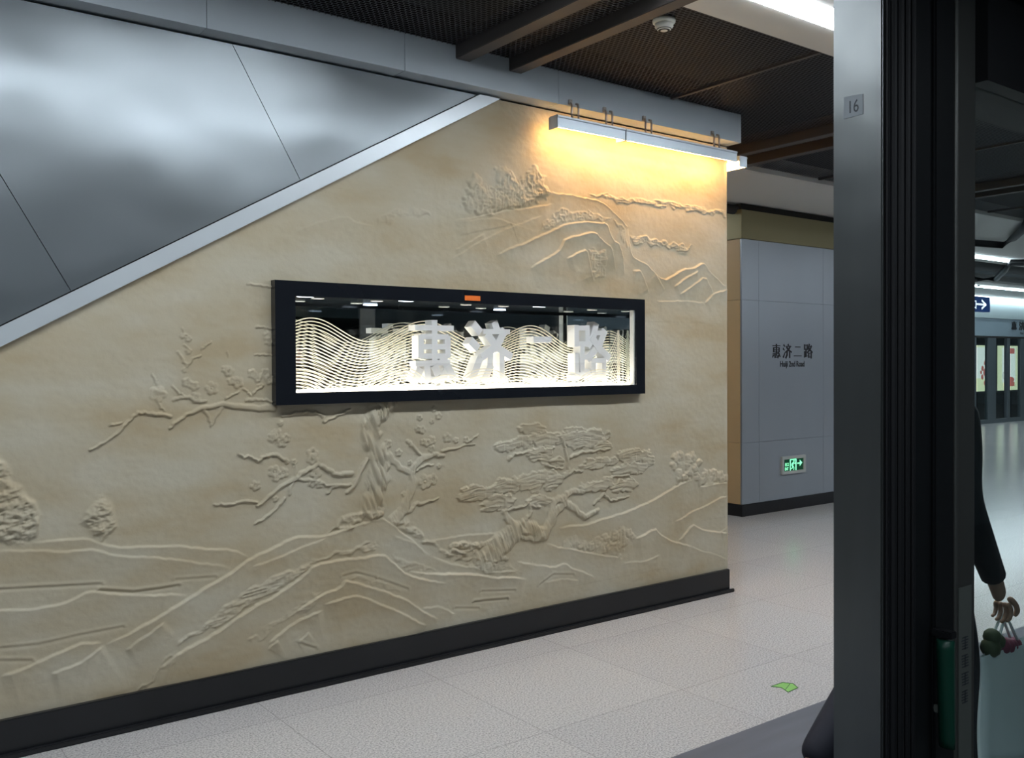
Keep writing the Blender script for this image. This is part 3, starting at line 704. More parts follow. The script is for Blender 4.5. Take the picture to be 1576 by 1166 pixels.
limb4([(1350, 352), (1400, 340), (1460, 325), (1540, 312)], 0.010, 0.003, seed=16); limb4([(1500, 300), (1530, 275), (1560, 255)], 0.005, 0.003, seed=17)
patch([E4(*p) for p in ((660, 835), (720, 780), (765, 730), (850, 690), (1000, 690), (1030, 730), (900, 770), (760, 810))], 0.004, 0.026, 26, 34, 0.02, 27)
patch([E4(*p) for p in ((1060, 760), (1130, 750), (1220, 800), (1260, 850), (1360, 910), (1440, 960), (1400, 990), (1280, 900), (1180, 840), (1080, 790))], 0.003, 0.022, 28, 36, 0.018, 28)
patch([E4(*p) for p in ((1360, 960), (1400, 880), (1480, 860), (1560, 880), (1576, 1000), (1480, 990))], 0.002, 0.016, 30, 45, 0.02, 29)
for i, (u, v, r) in enumerate([(1235, 230, .022), (1290, 290, .024), (1330, 150, .02), (1262, 305, .022), (1380, 275, .026), (1220, 160, .016), (1303, 110, .016), (1490, 288, .018), (1250, 530, .040), (1295, 515, .03), (1035, 312, .024), (1100, 362, .02),
        (395, 255, .026), (425, 300, .026), (368, 275, .022), (450, 278, .022), (380, 470, .03), (432, 478, .026), (392, 505, .02), (272, 552, .024), (600, 368, .030), (620, 480, .03), (640, 540, .022), (600, 535, .022), (1130, 600, .014), (1130, 690, .018),
        (418, 192, .014), (1165, 420, .014), (1290, 180, .014), (388, 628, .014), (600, 395, .03), (1330, 440, .014), (1290, 340, .02), (1210, 225, .018), (495, 415, .014), (1430, 290, .016), (1240, 300, .018)]):
    a, b = E4(u, v); flower(a, b, r, 0.012, seed=i*0.7)
# --- branch at the left of the showcase
E3 = lambda u, v: (200+u/4.484, 440+v/4.484)
def limb3(pts, w0, w1, h=0.010, seed=1): limb([E3(*p) for p in pts], w0, w1, h, 0.004, 0, seed)
limb3([(990, 845), (790, 838), (640, 815), (520, 835), (400, 880), (330, 930), (270, 980)], 0.020, 0.005, 0.014, 2)
limb3([(508, 855), (545, 905), (555, 968)], 0.010, 0.005); limb3([(630, 840), (590, 900), (556, 960)], 0.010, 0.005)
limb3([(300, 785), (350, 765), (400, 765), (460, 795), (520, 795)], 0.009, 0.008); limb3([(290, 690), (330, 730), (370, 755)], 0.005, 0.004); limb3([(800, 790), (870, 780), (930, 785), (990, 802)], 0.009, 0.006)
limb3([(660, 780), (700, 750), (750, 725)], 0.006, 0.003); limb3([(850, 745), (870, 715), (905, 690)], 0.005, 0.004); limb3([(780, 710), (810, 725), (830, 755)], 0.005, 0.004)
limb3([(275, 900), (200, 888), (150, 878), (50, 872), (0, 925), (-60, 985), (-180, 1080), (-280, 1130)], 0.010, 0.004, 0.013, 5)
limb3([(330, 455), (365, 505), (390, 560)], 0.006, 0.004); limb3([(390, 560), (430, 495), (485, 478)], 0.006, 0.004); limb3([(490, 440), (520, 410), (560, 378)], 0.005, 0.003); limb3([(360, 290), (370, 320), (392, 342)], 0.004, 0.003)
limb3([(150, 610), (175, 650), (180, 680)], 0.004, 0.003); limb3([(190, 800), (210, 830), (235, 862)], 0.004, 0.004); limb3([(-140, 960), (-90, 950), (-50, 935)], 0.006, 0.003); limb3([(370, 405), (400, 430)], 0.006, 0.004)
limb3([(860, 475), (920, 470), (985, 473)], 0.005, 0.004); limb3([(870, 285), (920, 280), (970, 295)], 0.006, 0.004); limb3([(670, 455), (680, 490)], 0.005, 0.003); limb3([(810, -12), (900, -8), (975, 4)], 0.005, 0.006)
for i, (u, v, r) in enumerate([(390, 665, .022), (440, 690, .022), (562, 705, .030), (680, 590, .024), (655, 575, .018), (740, 665, .028), (700, 655, .02), (840, 605, .022), (930, 605, .024), (960, 645, .024), (945, 345, .022), (955, 380, .022), (450, 770, .024), (400, 450, .014), (400, 365, .014),
        (990, 1030, .022), (375, 580, .012), (900, 690, .014), (190, 745, .036), (360, 345, .012), (880, 640, .018)]):
    a, b = E3(u, v); flower(a, b, r, 0.010, seed=i*0.9)
cloud(200+190/4.484, 440+745/4.484, 15, 8, 0.010, 30, 30, 9)
HH *= 0.68
# plaster unevenness over everything
HH += 0.004*vnoise(XX, ZZ, 3, 4, 60)+0.0012*vnoise(XX, ZZ, 40, 55, 61)
HH[XX > WX-0.02] *= 0.6
# mesh: cut the showcase pocket and the triangle over the trim
ni, nj = XX.shape
mapi = -np.ones((ni, nj), int)
ci = (XX[:-1, :-1]+XX[1:, 1:])/2; cj = (ZZ[:-1, :-1]+ZZ[1:, 1:])/2
keep = ~((ci > 1.70) & (ci < 3.945) & (cj > 1.345) & (cj < 1.845)) & (cj < Z0l+0.05+SL*ci)
I, J = np.nonzero(keep)
q = np.stack([I*nj+J, (I+1)*nj+J, (I+1)*nj+J+1, I*nj+J+1], 1)
used = np.unique(q); remap = np.zeros(ni*nj, np.int64); remap[used] = np.arange(len(used))
q = remap[q]
vx = XX.ravel()[used]; vz = ZZ.ravel()[used]; vy = 4.0-HH.ravel()[used]
co = np.stack([vx, vy, vz], 1)
# closing strip round the right end
col = remap[(ni-1)*nj+np.arange(nj)]; n0 = len(co)
co = np.vstack([co, np.stack([np.full(nj, WX), np.full(nj, 4.06), gz], 1)])
sk = np.stack([col[:-1], n0+np.arange(nj-1), n0+1+np.arange(nj-1), col[1:]], 1)
nf = len(q)
q = np.vstack([q, sk])
me = bpy.data.meshes.new('relief_mural')
me.vertices.add(len(co)); me.vertices.foreach_set('co', co.astype(np.float32).ravel())
me.loops.add(q.size); me.loops.foreach_set('vertex_index', q.ravel().astype(np.int32))
me.polygons.add(len(q)); me.polygons.foreach_set('loop_start', np.arange(0, q.size, 4, dtype=np.int32)); me.polygons.foreach_set('loop_total', np.full(len(q), 4, np.int32))
sm = np.ones(len(q), bool); sm[nf:] = False
me.polygons.foreach_set('use_smooth', sm)
me.update(); me.validate()
o = link('relief_mural', me, M['mural'])
tag(o, 'sandstone-coloured relief mural of mountains, pine and plum trees on the stair wall', 'mural')
del XX, ZZ, HH
# ================================================================== SHOWCASE
FX0, FX1, FZ0, FZ1 = 1.660, 3.984, 1.314, 1.876
IX0, IX1, IZ0, IZ1 = 1.757, 3.910, 1.368, 1.809
YB = 4.31
t = thing('showcase', 'black-framed glass showcase set into the mural, lit from below', 'showcase', (2.8, 3.94, FZ0))
bm = bmesh.new()
y0, y1 = 3.952, 3.998
for poly in ([(FX0, FZ0), (FX1, FZ0), (IX1, IZ0), (IX0, IZ0)], [(FX1, FZ0), (FX1, FZ1), (IX1, IZ1), (IX1, IZ0)], [(FX1, FZ1), (FX0, FZ1), (IX0, IZ1), (IX1, IZ1)], [(FX0, FZ1), (FX0, FZ0), (IX0, IZ0), (IX0, IZ1)]):
    add_prism(bm, poly, 'y', y0, y1)
obj('frame', bm, M['case_black'], t)
obj('glass_pane', bx(IX0, IX1, 3.960, 3.964, IZ0, IZ1), M['glass'], t)
obj('back_mirror', bx(1.715, 3.935, YB, YB+0.006, 1.352, 1.832), M['mirror'], t)
obj('side_mirror', bx(3.925, 3.931, 3.999, YB, 1.352, 1.832), M['mirror'], t, label='mirror on the right inner side')
obj('side_mirror', bx(1.719, 1.725, 3.999, YB, 1.352, 1.832), M['mirror'], t, label='mirror on the left inner side')
obj('inner_top', bx(1.715, 3.935, 3.999, YB, 1.822, 1.832), M['case_black'], t)
obj('light_panel', bx(1.727, 3.923, 4.0, YB-0.002, 1.354, 1.366), M['case_glow'], t, label='glowing base panel')
obj('edge_trim', bx(3.902, 3.910, 3.966, 3.998, IZ0, IZ1), M['case_white'], t, label='white upright at the right edge')
# reflections of train lights in the glass, built as small discs, some glowing
for i, (px, py) in enumerate(((470, 463), (500, 459), (625, 463), (592, 467), (730, 468), (830, 471), (788, 476), (925, 477))):
    x = U(px, py, 4.12)[0]; big = i in (0, 2, 5)
    s = bmesh.new(); add_lathe(s, [(0.0, 0.0), (0.026, 0.0), (0.028, -0.004), (0.0, -0.005)], (x, 4.12 if big else 4.20, 1.822), 20)
    for v in s.verts: v.co.x = x+(v.co.x-x)*(1.5 if big else 1.2)
    obj('reflection_spot', s, M['reflection_glow'] if big else M['case_white'], t, label='bright light reflection built as a glowing disc' if big else 'faint light reflection built as a pale disc')
# opal plinth the characters stand on
tag(obj('display_plinth', bx(U(632, 580, 4.05)[0]-0.02, U(940, 580, 4.05)[0]+0.02, 4.045, 4.12, 1.3665, 1.384, bev=0.003), M['letter']), 'low white plinth under the four characters inside the showcase', 'plinth')
# characters
labs = {'惠': 'leftmost white block character in the showcase, dense with crossbars', '济': 'second white block character from the left, with slanting side strokes',
        '二': 'third white block character, just two level bars', '路': 'rightmost white block character in the showcase'}
for ch, (a, b, ytop) in {'惠': (634, 703, 488), '济': (723, 787, 491), '二': (813, 857, 502), '路': (882, 937, 495)}.items():
    xa, xb = U(a, 520, 4.05)[0], U(b, 520, 4.05)[0]; zt = 1.722
    bm = bmesh.new()
    for pts in GLYPH[ch]:
        if ch == '二': pts = [(p[0], p[1]*0.92+4) for p in pts]
        stroke_poly(bm, pts, 0.034, xa, 1.432, (xb-xa)/100, (zt-1.432)/100, 4.05, 4.115, wz=0.025)
    zmin = min(v.co.z for v in bm.verts)
    for v in bm.verts: v.co.z = 1.3845+(v.co.z-zmin)*(zt+0.015-1.3845)/(max(1e-6, zt+0.015-zmin))
    tag(obj('display_character', bm, M['letter']), labs[ch], 'lettering', 'white station-name characters in the showcase')
# edge-lit acrylic sheet with engraved waves
def curve_obj(name, polys, r, m, par=None, y=4.18):
    bm = bmesh.new()
    for P in polys:
        if len(P) >= 2: add_tube(bm, [(p[0], y, p[1]) for p in P], r, 4, caps=False)
    return obj(name, bm, m, par)
t = thing('wave_panel', 'clear sheet engraved with flowing wave lines behind the characters', 'panel', (2.8, 4.20, 1.367), 'engraved clear sheets in the showcase')
obj('clear_sheet', bx(1.727, 3.923, 4.202, 4.206, 1.367, 1.74), M['sheet'], t)
xpk = [U(480, 505, 4.2)[0], U(660, 500, 4.2)[0]]; lam = xpk[1]-xpk[0]
P = []
zlo = 1.372
for k in range(26):
    line = []
    for i in range(150):
        x = 1.73+i*(3.92-1.73)/149
        ph = (x-xpk[0])/lam*2*math.pi
        amp = 0.056*max(0.15, 1-k*0.018)
        z = 1.668+amp*math.cos(ph+0.05*k+0.25*math.sin(ph*0.37))-0.0155*k-0.03*max(0, x-3.0)
        if z < zlo:
            if len(line) > 1: P.append(line)
            line = []; continue
        line.append((x, z))
    if len(line) > 1: P.append(line)
curve_obj('engraved_waves', P, 0.0025, M['etch'], t, 4.2)
t = thing('wave_panel', 'low clear sheet engraved with overlapping round hills in front of the characters', 'panel', (2.8, 4.025, 1.367), 'engraved clear sheets in the showcase')
obj('clear_sheet', bx(1.727, 3.923, 4.026, 4.030, 1.367, 1.50), M['sheet'], t)
hills = [(1.80, 1.30, .17), (2.30, 1.29, .20), (2.62, 1.31, .13), (2.86, 1.30, .17), (3.20, 1.30, .13), (3.42, 1.30, .15), (3.68, 1.30, .16), (2.05, 1.29, .13)]
P = []
for hi, (cx, cz, r0) in enumerate(hills):
    r = r0
    while r > 0.03:
        line = []
        for i in range(41):
            a = math.pi*i/40; x = cx+1.25*r*math.cos(a); z = cz+r*math.sin(a)
            ok = z > zlo and 1.73 < x < 3.92
            for (c2, d2, r2) in hills[hi+1:]:
                if ((x-c2)/1.25)**2+(z-d2)**2 < r2*r2: ok = False
            if ok: line.append((x, z))
            else:
                if len(line) > 1: P.append(line)
                line = []
        if len(line) > 1: P.append(line)
        r -= 0.015
curve_obj('engraved_waves', P, 0.0022, M['etch'], t, 4.025)
# bridge towers with drooping cables, engraved at the right end
t = thing('bridge_panel', 'clear engraved sheet with cable bridge towers at the right end of the showcase', 'panel', (3.7, 4.10, 1.367), 'engraved clear sheets in the showcase')
bz = lambda px, py: U(px, py, 4.08)
x0b = bz(944, 560)[0]
obj('clear_sheet', bx(x0b, 3.915, 4.082, 4.086, 1.367, 1.70), M['sheet'], t)
P = []; pole = []
for (px, ptop, spread) in ((951.5, 508, 24), (964, 548, 15)):
    top = bz(px, ptop); pole += [[(top[0]-0.006, zlo), (top[0]-0.004, top[1])], [(top[0]+0.006, zlo), (top[0]+0.004, top[1])]]
    for side in (-1, 1):
        for k in range(10):
            z1 = top[1]-0.028*k
            if z1 < zlo+0.01: break
            xe = bz(px+side*spread, ptop)[0]; line = []
            for i in range(15):
                s = i/14; x = top[0]+(xe-top[0])*s; z = z1-0.16*(1-(1-s)**2)
                if z > zlo and x < 3.91: line.append((x, z))
            P.append(line)
curve_obj('engraved_cables', P, 0.0017, M['etch'], t, 4.08)
curve_obj('engraved_towers', pole, 0.0040, M['etch'], t, 4.079)
# orange tag
a = U(717, 453, 3.94); b = U(741, 463, 3.94)
tag(obj('orange_tag', bx(a[0], b[0], 3.9485, 3.9518, b[1], a[1]-0.004, bev=0.001), M['orange']), 'small orange tag stuck on the top bar of the showcase frame', 'tag')

# ================================================================== WARM WALL LAMPS
def wall_lamp(x0, x1, hooks, label):
    t = thing('wall_washer_lamp', label, 'lamp', (x0, 3.86, 2.83), 'warm wall lamps over the mural')
    bm = bmesh.new()   # extruded hood: front plate, rounded top lip, top plate
    add_prism(bm, [(3.836, 2.764), (3.836, 2.815), (3.832, 2.820), (3.832, 2.828), (3.840, 2.832), (3.905, 2.832), (3.905, 2.826), (3.842, 2.826), (3.840, 2.764)], 'x', x0, x1)
    add_box(bm, x0, x1, 3.900, 3.905, 2.800, 2.826)
    obj('hood', bm, M['lamp_alu'], t)
    for x in (x0, x1-0.004):
        obj('end_cap', bx(x, x+0.004, 3.836, 3.912, 2.762, 2.828, bev=0.001), M['lamp_alu'], t)
    obj('light_bar', prism([(3.846, 2.806), (3.846, 2.790), (3.872, 2.774), (3.898, 2.782), (3.898, 2.806)], 'x', x0+0.006, x1-0.006), M['lamp_glow'], t)
    for hx in hooks:
        bk = bmesh.new()
        for s in (-0.024, 0.024):
            add_tube(bk, [(hx+s, 3.899, 2.930), (hx+s, 3.884, 2.925), (hx+s, 3.878, 2.900), (hx+s, 3.880, 2.865), (hx+s, 3.874, 2.834)], 0.0065, 6)
        add_box(bk, hx-0.034, hx-0.012, 3.886, 3.8995, 2.918, 2.945, bev=0.002)
        add_box(bk, hx-0.030, hx+0.030, 3.868, 3.884, 2.832, 2.838)
        obj('bracket', bk, M['bracket'], t)
    return t
wall_lamp(3.213, 3.716, (3.375, 3.63), 'shorter warm strip lamp hung over the mural, on the left')
wall_lamp(3.722, 4.690, (3.945, 4.545), 'longer warm strip lamp hung over the mural, reaching the wall end')

t = wall_lamp(0, 1.45, (0.25, 1.15), 'warm strip lamp round the corner on the wall end, only its glowing tip in view')
t.location = (4.85, 3.905, 2.83); t.rotation_euler = (0, 0, R(90))
# ================================================================== COLUMN
CX0, CX1, CY0, CY1 = 7.211, 8.95, 5.846, 6.60
t = thing('column', 'square metal-clad column with the station name, beyond the mural wall', 'column', (8.0, 6.2, 0))
obj('core', bx(CX0+0.02, CX1-0.02, CY0+0.02, CY1-0.02, 0, 3.045), M['gap'], t)
g = 0.0015
for (z0, z1) in ((0.115, 0.715), (0.715, 2.110), (2.110, 2.701)):
    for (x0, x1) in ((CX0, 7.473), (7.473, 8.539), (8.539, CX1)):
        obj('cladding_panel', bx(x0+g, x1-g, CY0, CY0+0.018, z0+g, z1-g), M['col_panel'], t)
    obj('cladding_panel', bx(CX0, CX0+0.018, CY0+0.02, CY1, z0+g, z1-g), M['col_warm_lit'], t, label='side panel with warm lamp light in its colour')
    obj('cladding_panel', bx(CX1-0.018, CX1, CY0+0.02, CY1, z0+g, z1-g), M['col_panel'], t)
bm = bmesh.new(); add_box(bm, CX0-0.012, CX1+0.012, CY0-0.012, CY1, 2.703, 2.983, bev=0.003)
obj('top_band', bm, M['col_band'], t, label='olive band round the top')
obj('skirting', bx(CX0-0.008, CX1+0.008, CY0-0.010, CY1, 0.0, 0.113), M['black_base'], t, label='black skirting')
# station name lettering
yl = CY0-0.0025; x0, x1, z0, z1 = 7.675, 8.345, 1.545, 1.685
cw = (x1-x0-0.03*3)/4
for i, ch in enumerate('惠济二路'):
    bm = bmesh.new(); ox = x0+i*(cw+0.03)
    for pts in GLYPH[ch]:
        stroke_poly(bm, pts, 0.021, ox, z0, cw/100, (z1-z0)/100, yl, CY0-0.0003, wz=0.0085, taper=len(pts) == 2 and abs(pts[0][0]-pts[1][0]) > 4 and abs(pts[0][1]-pts[1][1]) > 4)
    obj('lettering', bm, M['ink'], t)
text_mesh('lettering', 'Huiji 2nd Road', 0.082, 0.0006, face_front(8.008, CY0-0.002, 1.457), M['ink'], t, offset=0.0012, sx=0.83)
# exit sign on the column
ex0, ex1, ez0, ez1 = 7.815, 8.205, 0.365, 0.545
ye = CY0
t = thing('exit_sign', 'green lit exit sign in a pale frame, low on the metal column', 'exit sign', (8.01, ye, ez0))
bm = bmesh.new(); f = 0.030
for (a, b, c, d) in ((ex0, ex1, ez0, ez0+f), (ex0, ex1, ez1-f, ez1), (ex0, ex0+f, ez0+f, ez1-f), (ex1-f*1.2, ex1, ez0+f, ez1-f)):
    add_box(bm, a, b, ye-0.022, ye-0.0005, c, d)
obj('frame', bm, M['exit_frame'], t)
obj('panel', bx(ex0+f, ex1-f*1.2, ye-0.012, ye-0.0006, ez0+f, ez1-f), M['exit_dark'], t)
yf = ye-0.0135
w_, h_ = ex1-ex0, ez1-ez0
def EX(u, v): return (ex0+w_*u, ez0+h_*v)
def exbar(bm, a, b, w): 
    A = Vector(EX(*a)); B = Vector(EX(*b)); d = (B-A).normalized(); n = Vector((-d.y, d.x))*w
    add_prism(bm, [tuple(A+n), tuple(A-n), tuple(B-n), tuple(B+n)], 'y', yf, yf+0.0012)
bm = bmesh.new()
exbar(bm, (.36, .18), (.36, .80), .007); exbar(bm, (.36, .80), (.61, .80), .007); exbar(bm, (.60, .18), (.60, .80), .009)
obj('door_symbol', bm, M['exit_lit'], t)
bm = bmesh.new()   # running figure
c = EX(.515, .70); add_prism(bm, [(c[0]+.010*math.cos(k*math.pi/6), c[1]+.010*math.sin(k*math.pi/6)) for k in range(12)], 'y', yf, yf+0.0012)
for a, b, w in (((.49, .64), (.46, .44), .0085), ((.48, .62), (.415, .54), .004), ((.415, .54), (.42, .44), .004), ((.49, .62), (.55, .55), .004), ((.55, .55), (.57, .60), .004), ((.46, .44), (.51, .34), .005), ((.51, .34), (.505, .20), .005), ((.46, .44), (.44, .30), .005), ((.44, .30), (.385, .27), .005)):
    exbar(bm, a, b, w)
obj('running_figure', bm, M['exit_lit'], t)
bm = bmesh.new(); exbar(bm, (.66, .55), (.78, .55), .0065)
add_prism(bm, [EX(.765, .74), EX(.87, .57), EX(.765, .38)], 'y', yf, yf+0.0012); obj('arrow', bm, M['exit_lit'], t)
text_mesh('lettering', 'EXIT', 0.040, 0.0004, face_front(ex0+w_*.205, yf, ez0+h_*.22), M['exit_lit'], t, offset=0.001, sx=0.72)
text_mesh('lettering', '出口', 0.040, 0.0004, face_front(ex0+w_*.215, yf, ez0+h_*.46), M['exit_lit'], t, offset=0.0006, sx=0.8)

# ================================================================== PLATFORM DOOR BESIDE THE VIEWER
PX, PY = 1.80, 1.090
t = thing('platform_screen_door', 'dark-framed glass platform door with a brushed steel post, filling the right side', 'door', (2.2, PY, 0))
obj('steel_post', bx(PX, PX+0.06, PY, PY+0.118, 0.0, 2.95, bev=0.003), M['post_steel'], t, label='brushed steel door post')
bm = bmesh.new()
add_box(bm, 1.808, 1.906, PY-0.010, PY-0.001, 0.0, 2.95, bev=0.002)
for x, r in ((1.822, .008), (1.846, .010), (1.874, .008), (1.898, .007)):
    add_tube(bm, [(x, PY-0.012, 0.0), (x, PY-0.012, 2.95)], r, 10)
obj('rubber_seal', bm, M['rubber'], t)
bm = bmesh.new(); add_box(bm, 1.908, 2.085, PY-0.006, PY+0.06, 0.0, 2.95, bev=0.003); add_box(bm, 1.985, 2.066, PY-0.016, PY-0.006, 0.0, 2.95, bev=0.004)
obj('door_stile', bm, M['dark_frame'], t)
obj('stile_strip', bx(2.088, 2.190, PY-0.002, PY+0.03, 0.0, 2.95, bev=0.002), M['dim_steel'], t, label='dull grey steel strip')
bm = bmesh.new(); add_tube(bm, [(2.082, PY-0.010, 0.0), (2.082, PY-0.010, 2.95)], 0.006, 10); obj('edge_rod', bm, M['dim_steel'], t)
obj('glass_pane', bx(2.19, 3.95, PY+0.012, PY+0.020, 0.11, 2.145), M['glass_teal'], t)
obj('bottom_rail', bx(2.19, 3.95, PY-0.002, PY+0.03, 0.0, 0.11), M['dim_steel'], t)
obj('top_header', bx(2.19, 34, PY-0.03, PY+0.16, 2.145, 2.98), M['rubber'], t, label='black door header')
obj('door_stile', bx(3.95, 4.10, PY-0.002, PY+0.04, 0.0, 2.145), M['dim_steel'], t)
bm = bmesh.new()   # tapering push bar
sec = [(0.880, .0205), (0.860, .0215), (0.760, .0185), (0.660, .0135), (0.640, .010)]
rings = []
for z, w2 in sec:
    cxh = 1.985+(0.885-z)*0.03
    rings.append([bm.verts.new((cxh+w2*math.cos(k*math.pi/6), PY-0.040+0.018*math.sin(k*math.pi/6), z)) for k in range(12)])
for i in range(len(rings)-1):
    for k in range(12): bm.faces.new((rings[i][k], rings[i][(k+1) % 12], rings[i+1][(k+1) % 12], rings[i+1][k]))
bm.faces.new(rings[0]); bm.faces.new(rings[-1])
hb = obj('push_bar', bm, M['green_bar'], t, True, label='green release handle')
obj('mount', bx(1.975, 2.000, PY-0.058, PY-0.012, 0.885, 0.900, bev=0.002), M['rubber'], hb)
obj('mount', bx(1.985, 2.004, PY-0.052, PY-0.012, 0.712, 0.730, bev=0.002), M['label_plate'], hb)
lp = obj('label_plate', bx(2.112, 2.172, PY-0.0045, PY-0.002, 0.55, 0.968, bev=0.001), M['label_plate'], t)
bm = bmesh.new(); rr = random.Random(5)
for k in range(4):
    zc = 0.835-k*0.042
    for j in range(5):
        zz = zc-0.013+j*0.0065; add_box(bm, 2.124+rr.uniform(0, .004), 2.158-rr.uniform(0, .006), PY-0.0052, PY-0.0046, zz, zz+0.0026)
    add_box(bm, 2.139, 2.143, PY-0.0052, PY-0.0046, zc-0.014, zc+0.016)
obj('worn_markings', bm, M['ink_grey'], lp)
# number sticker on the post face
t = thing('number_sticker', 'small grey sticker numbered 16 on the steel post', 'sticker', (PX-0.001, 1.157, 2.02))
obj('paper', prism([(1.181, 2.020), (1.134, 2.021), (1.1345, 2.064), (1.1795, 2.067)], 'x', PX-0.0012, PX-0.0002), M['sticker'], t)
xf = Matrix.Translation((PX-0.0014, 1.1575, 2.0295)) @ Matrix.Rotation(R(-90), 4, 'Z') @ Matrix.Rotation(R(90), 4, 'X')
text_mesh('digits', '16', 0.038, 0.0002, xf, M['ink_grey'], t, sx=0.75)

# ================================================================== FAR SIDE OF THE PLATFORM
FY = 11.0
t = thing('platform_screen_door', 'distant row of glass platform doors under a pale header', 'door', (24, FY, 0))
obj('header', bx(12, 34, FY-0.02, FY+0.5, 2.56, 3.02), M['header'], t, label='pale upper header')
obj('header', bx(12, 34, FY, FY+0.5, 2.13, 2.555), M['header_low'], t, label='blue-grey lower header')
obj('header_trim', bx(12, 34, FY-0.005, FY+0.03, 2.085, 2.128), M['gap'], t)
x = 12.4; k = 0
posts = [U(p, 560, FY)[0] for p in (1527, 1552.5)]
stp = posts[1]-posts[0]; xsP = [posts[0]+stp*j*1.0 for j in range(-11, 11)]
for j, x in enumerate(xsP):
    if 12 < x < 33.9:
        wd = 0.20 if (j % 2 == 1) else 0.075
        obj('door_post', bx(x-wd, x+wd, FY, FY+0.08, 0.0, 2.085), M['far_post'], t)
for j, (a, b) in enumerate(zip(xsP[:-1], xsP[1:])):
    if a > 12 and b < 33.9:
        obj('glass_pane', bx(a+0.2, b-0.2, FY+0.03, FY+0.04, 0.10, 2.08), M['glass_teal'], t)
obj('bottom_rail', bx(12, 34, FY-0.01, FY+0.06, 0.0, 0.10), M['far_post'], t)
for i, ch in enumerate('惠济二路'):
    bm = bmesh.new(); ox = U(1557.5, 505, FY-0.02)[0]+i*0.42
    for pts in GLYPH[ch]: stroke_poly(bm, pts, 0.05, ox, 2.31, 0.30/100, 0.19/100, FY-0.008, FY-0.0005, wz=0.018)
    obj('lettering', bm, M['ink'], t)
text_mesh('lettering', 'Huiji 2nd Road', 0.11, 0.001, face_front(U(1557.5, 505, FY-0.02)[0]+0.8, FY-0.003, 2.19), M['ink'], t)
obj('header_light', bx(12, 34, FY-0.14, FY-0.06, 2.99, 3.03), M['tube_far'], t, label='bright light line above the header')
# poster light boxes on the tunnel wall
AY = 14.1
def poster(x0, x1, kind, label):
    t = thing('poster_lightbox', label, 'light box', ((x0+x1)/2, AY, 0.6), 'lit poster boxes beyond the far doors')
    obj('case', bx(x0-0.05, x1+0.05, AY-0.06, AY+0.09, 0.55, 2.06), M['far_post'], t)
    obj('poster', bx(x0, x1, AY-0.065, AY-0.061, 0.60, 2.01), M['ad_cream'], t)
    cx = (x0+x1)/2; w = (x1-x0)
    y = AY-0.067
    if kind == 0:
        obj('white_field', bx(cx-w*.38, cx+w*.38, y, AY-0.0655, 1.0, 1.95), M['ad_white'], t)
        bm = bmesh.new()
        for (a, b, r) in ((0, 0, .10), (.13, .12, .07), (-.13, .10, .07), (.12, -.14, .08), (-.14, -.12, .07), (0, .24, .06), (0, -.27, .07), (.2, 0, .05), (-.21, 0, .05)):
            q = [(cx+w*.10+a*w*1.0+r*w*1.0*math.cos(j*math.pi/5), 1.18+b*1.2+r*1.2*math.sin(j*math.pi/5)) for j in range(10)]; add_prism(bm, q, 'y', y-0.002, y-0.0005)
        obj('red_roundel', bm, M['ad_red'], t)
    else:
        obj('white_field', bx(cx-w*.30, cx+w*.30, y, AY-0.0655, 0.85, 1.95), M['ad_white'], t)
        bm = bmesh.new(); add_box(bm, cx-w*.20, cx+w*.26, y-0.002, y-0.0005, 1.76, 1.93); add_box(bm, cx-w*.22, cx+w*.26, y-0.002, y-0.0005, 0.72, 0.86)
        for k in range(7): add_box(bm, cx-w*.02, cx+w*.06, y-0.002, y-0.0005, 1.15+k*.075, 1.19+k*.075)
        q = [(cx+w*.05+w*.2*math.cos(j*math.pi/8), 0.93+.10*math.sin(j*math.pi/8)) for j in range(16)]; add_prism(bm, q, 'y', y-0.0045, y-0.0025)
        obj('red_print', bm, M['ad_red'], t)
        bm = bmesh.new()
        for s in (1.0,):
            add_tube(bm, [(cx-w*.22+.07*math.cos(j*math.pi/8), y-0.003, 1.07+.11*math.sin(j*math.pi/8)) for j in range(17)], 0.012, 6)
        obj('ring_print', bm, M['ad_grey'], t)
A = lambda px: U(px, 560, AY)[0]
poster(A(1495), A(1524), 0, 'left lit poster with a red round pattern, beyond the far doors')
poster(A(1532), A(1566), 1, 'right lit poster with red bars and a white field, beyond the far doors')
# hanging blue sign
t = thing('hanging_sign', 'blue hanging sign with a white arrow pointing right, beside the door frame', 'sign', (10.6, 5.5, 2.40))
s1, s0 = U(1524, 458, 5.5)[0], 9.6
obj('sign_box', bx(s0, s1, 5.5, 5.58, 2.098, 2.272, bev=0.004), M['blue_sign'], t)
for x in (s0+0.2, s1-0.4):
    bm = bmesh.new(); add_tube(bm, [(x, 5.54, 2.272), (x, 5.54, 3.05)], 0.012, 8); obj('hanger', bm, M['conduit'], t)
bm = bmesh.new(); ax0, ax1, az = U(1502, 467, 5.5)[0], U(1517, 467, 5.5)[0], 2.184
ya = 5.4985
def q2(a, b, w):
    A_, B_ = Vector(a), Vector(b); d = (B_-A_).normalized(); n = Vector((-d.y, d.x))*w; add_prism(bm, [tuple(A_+n), tuple(A_-n), tuple(B_-n), tuple(B_+n)], 'y', ya, ya+0.001)
q2((ax0, az), (ax1, az), .011); q2((ax1-.10, az+.052), (ax1+.01, az-.004), .012); q2((ax1-.10, az-.052), (ax1+.01, az+.004), .012)
obj('arrow', bm, M['sign_lit'], t)
text_mesh('lettering', '出口', 0.12, 0.0004, face_front(ax0-0.10, ya, 2.135), M['sign_lit'], t, offset=0.003)
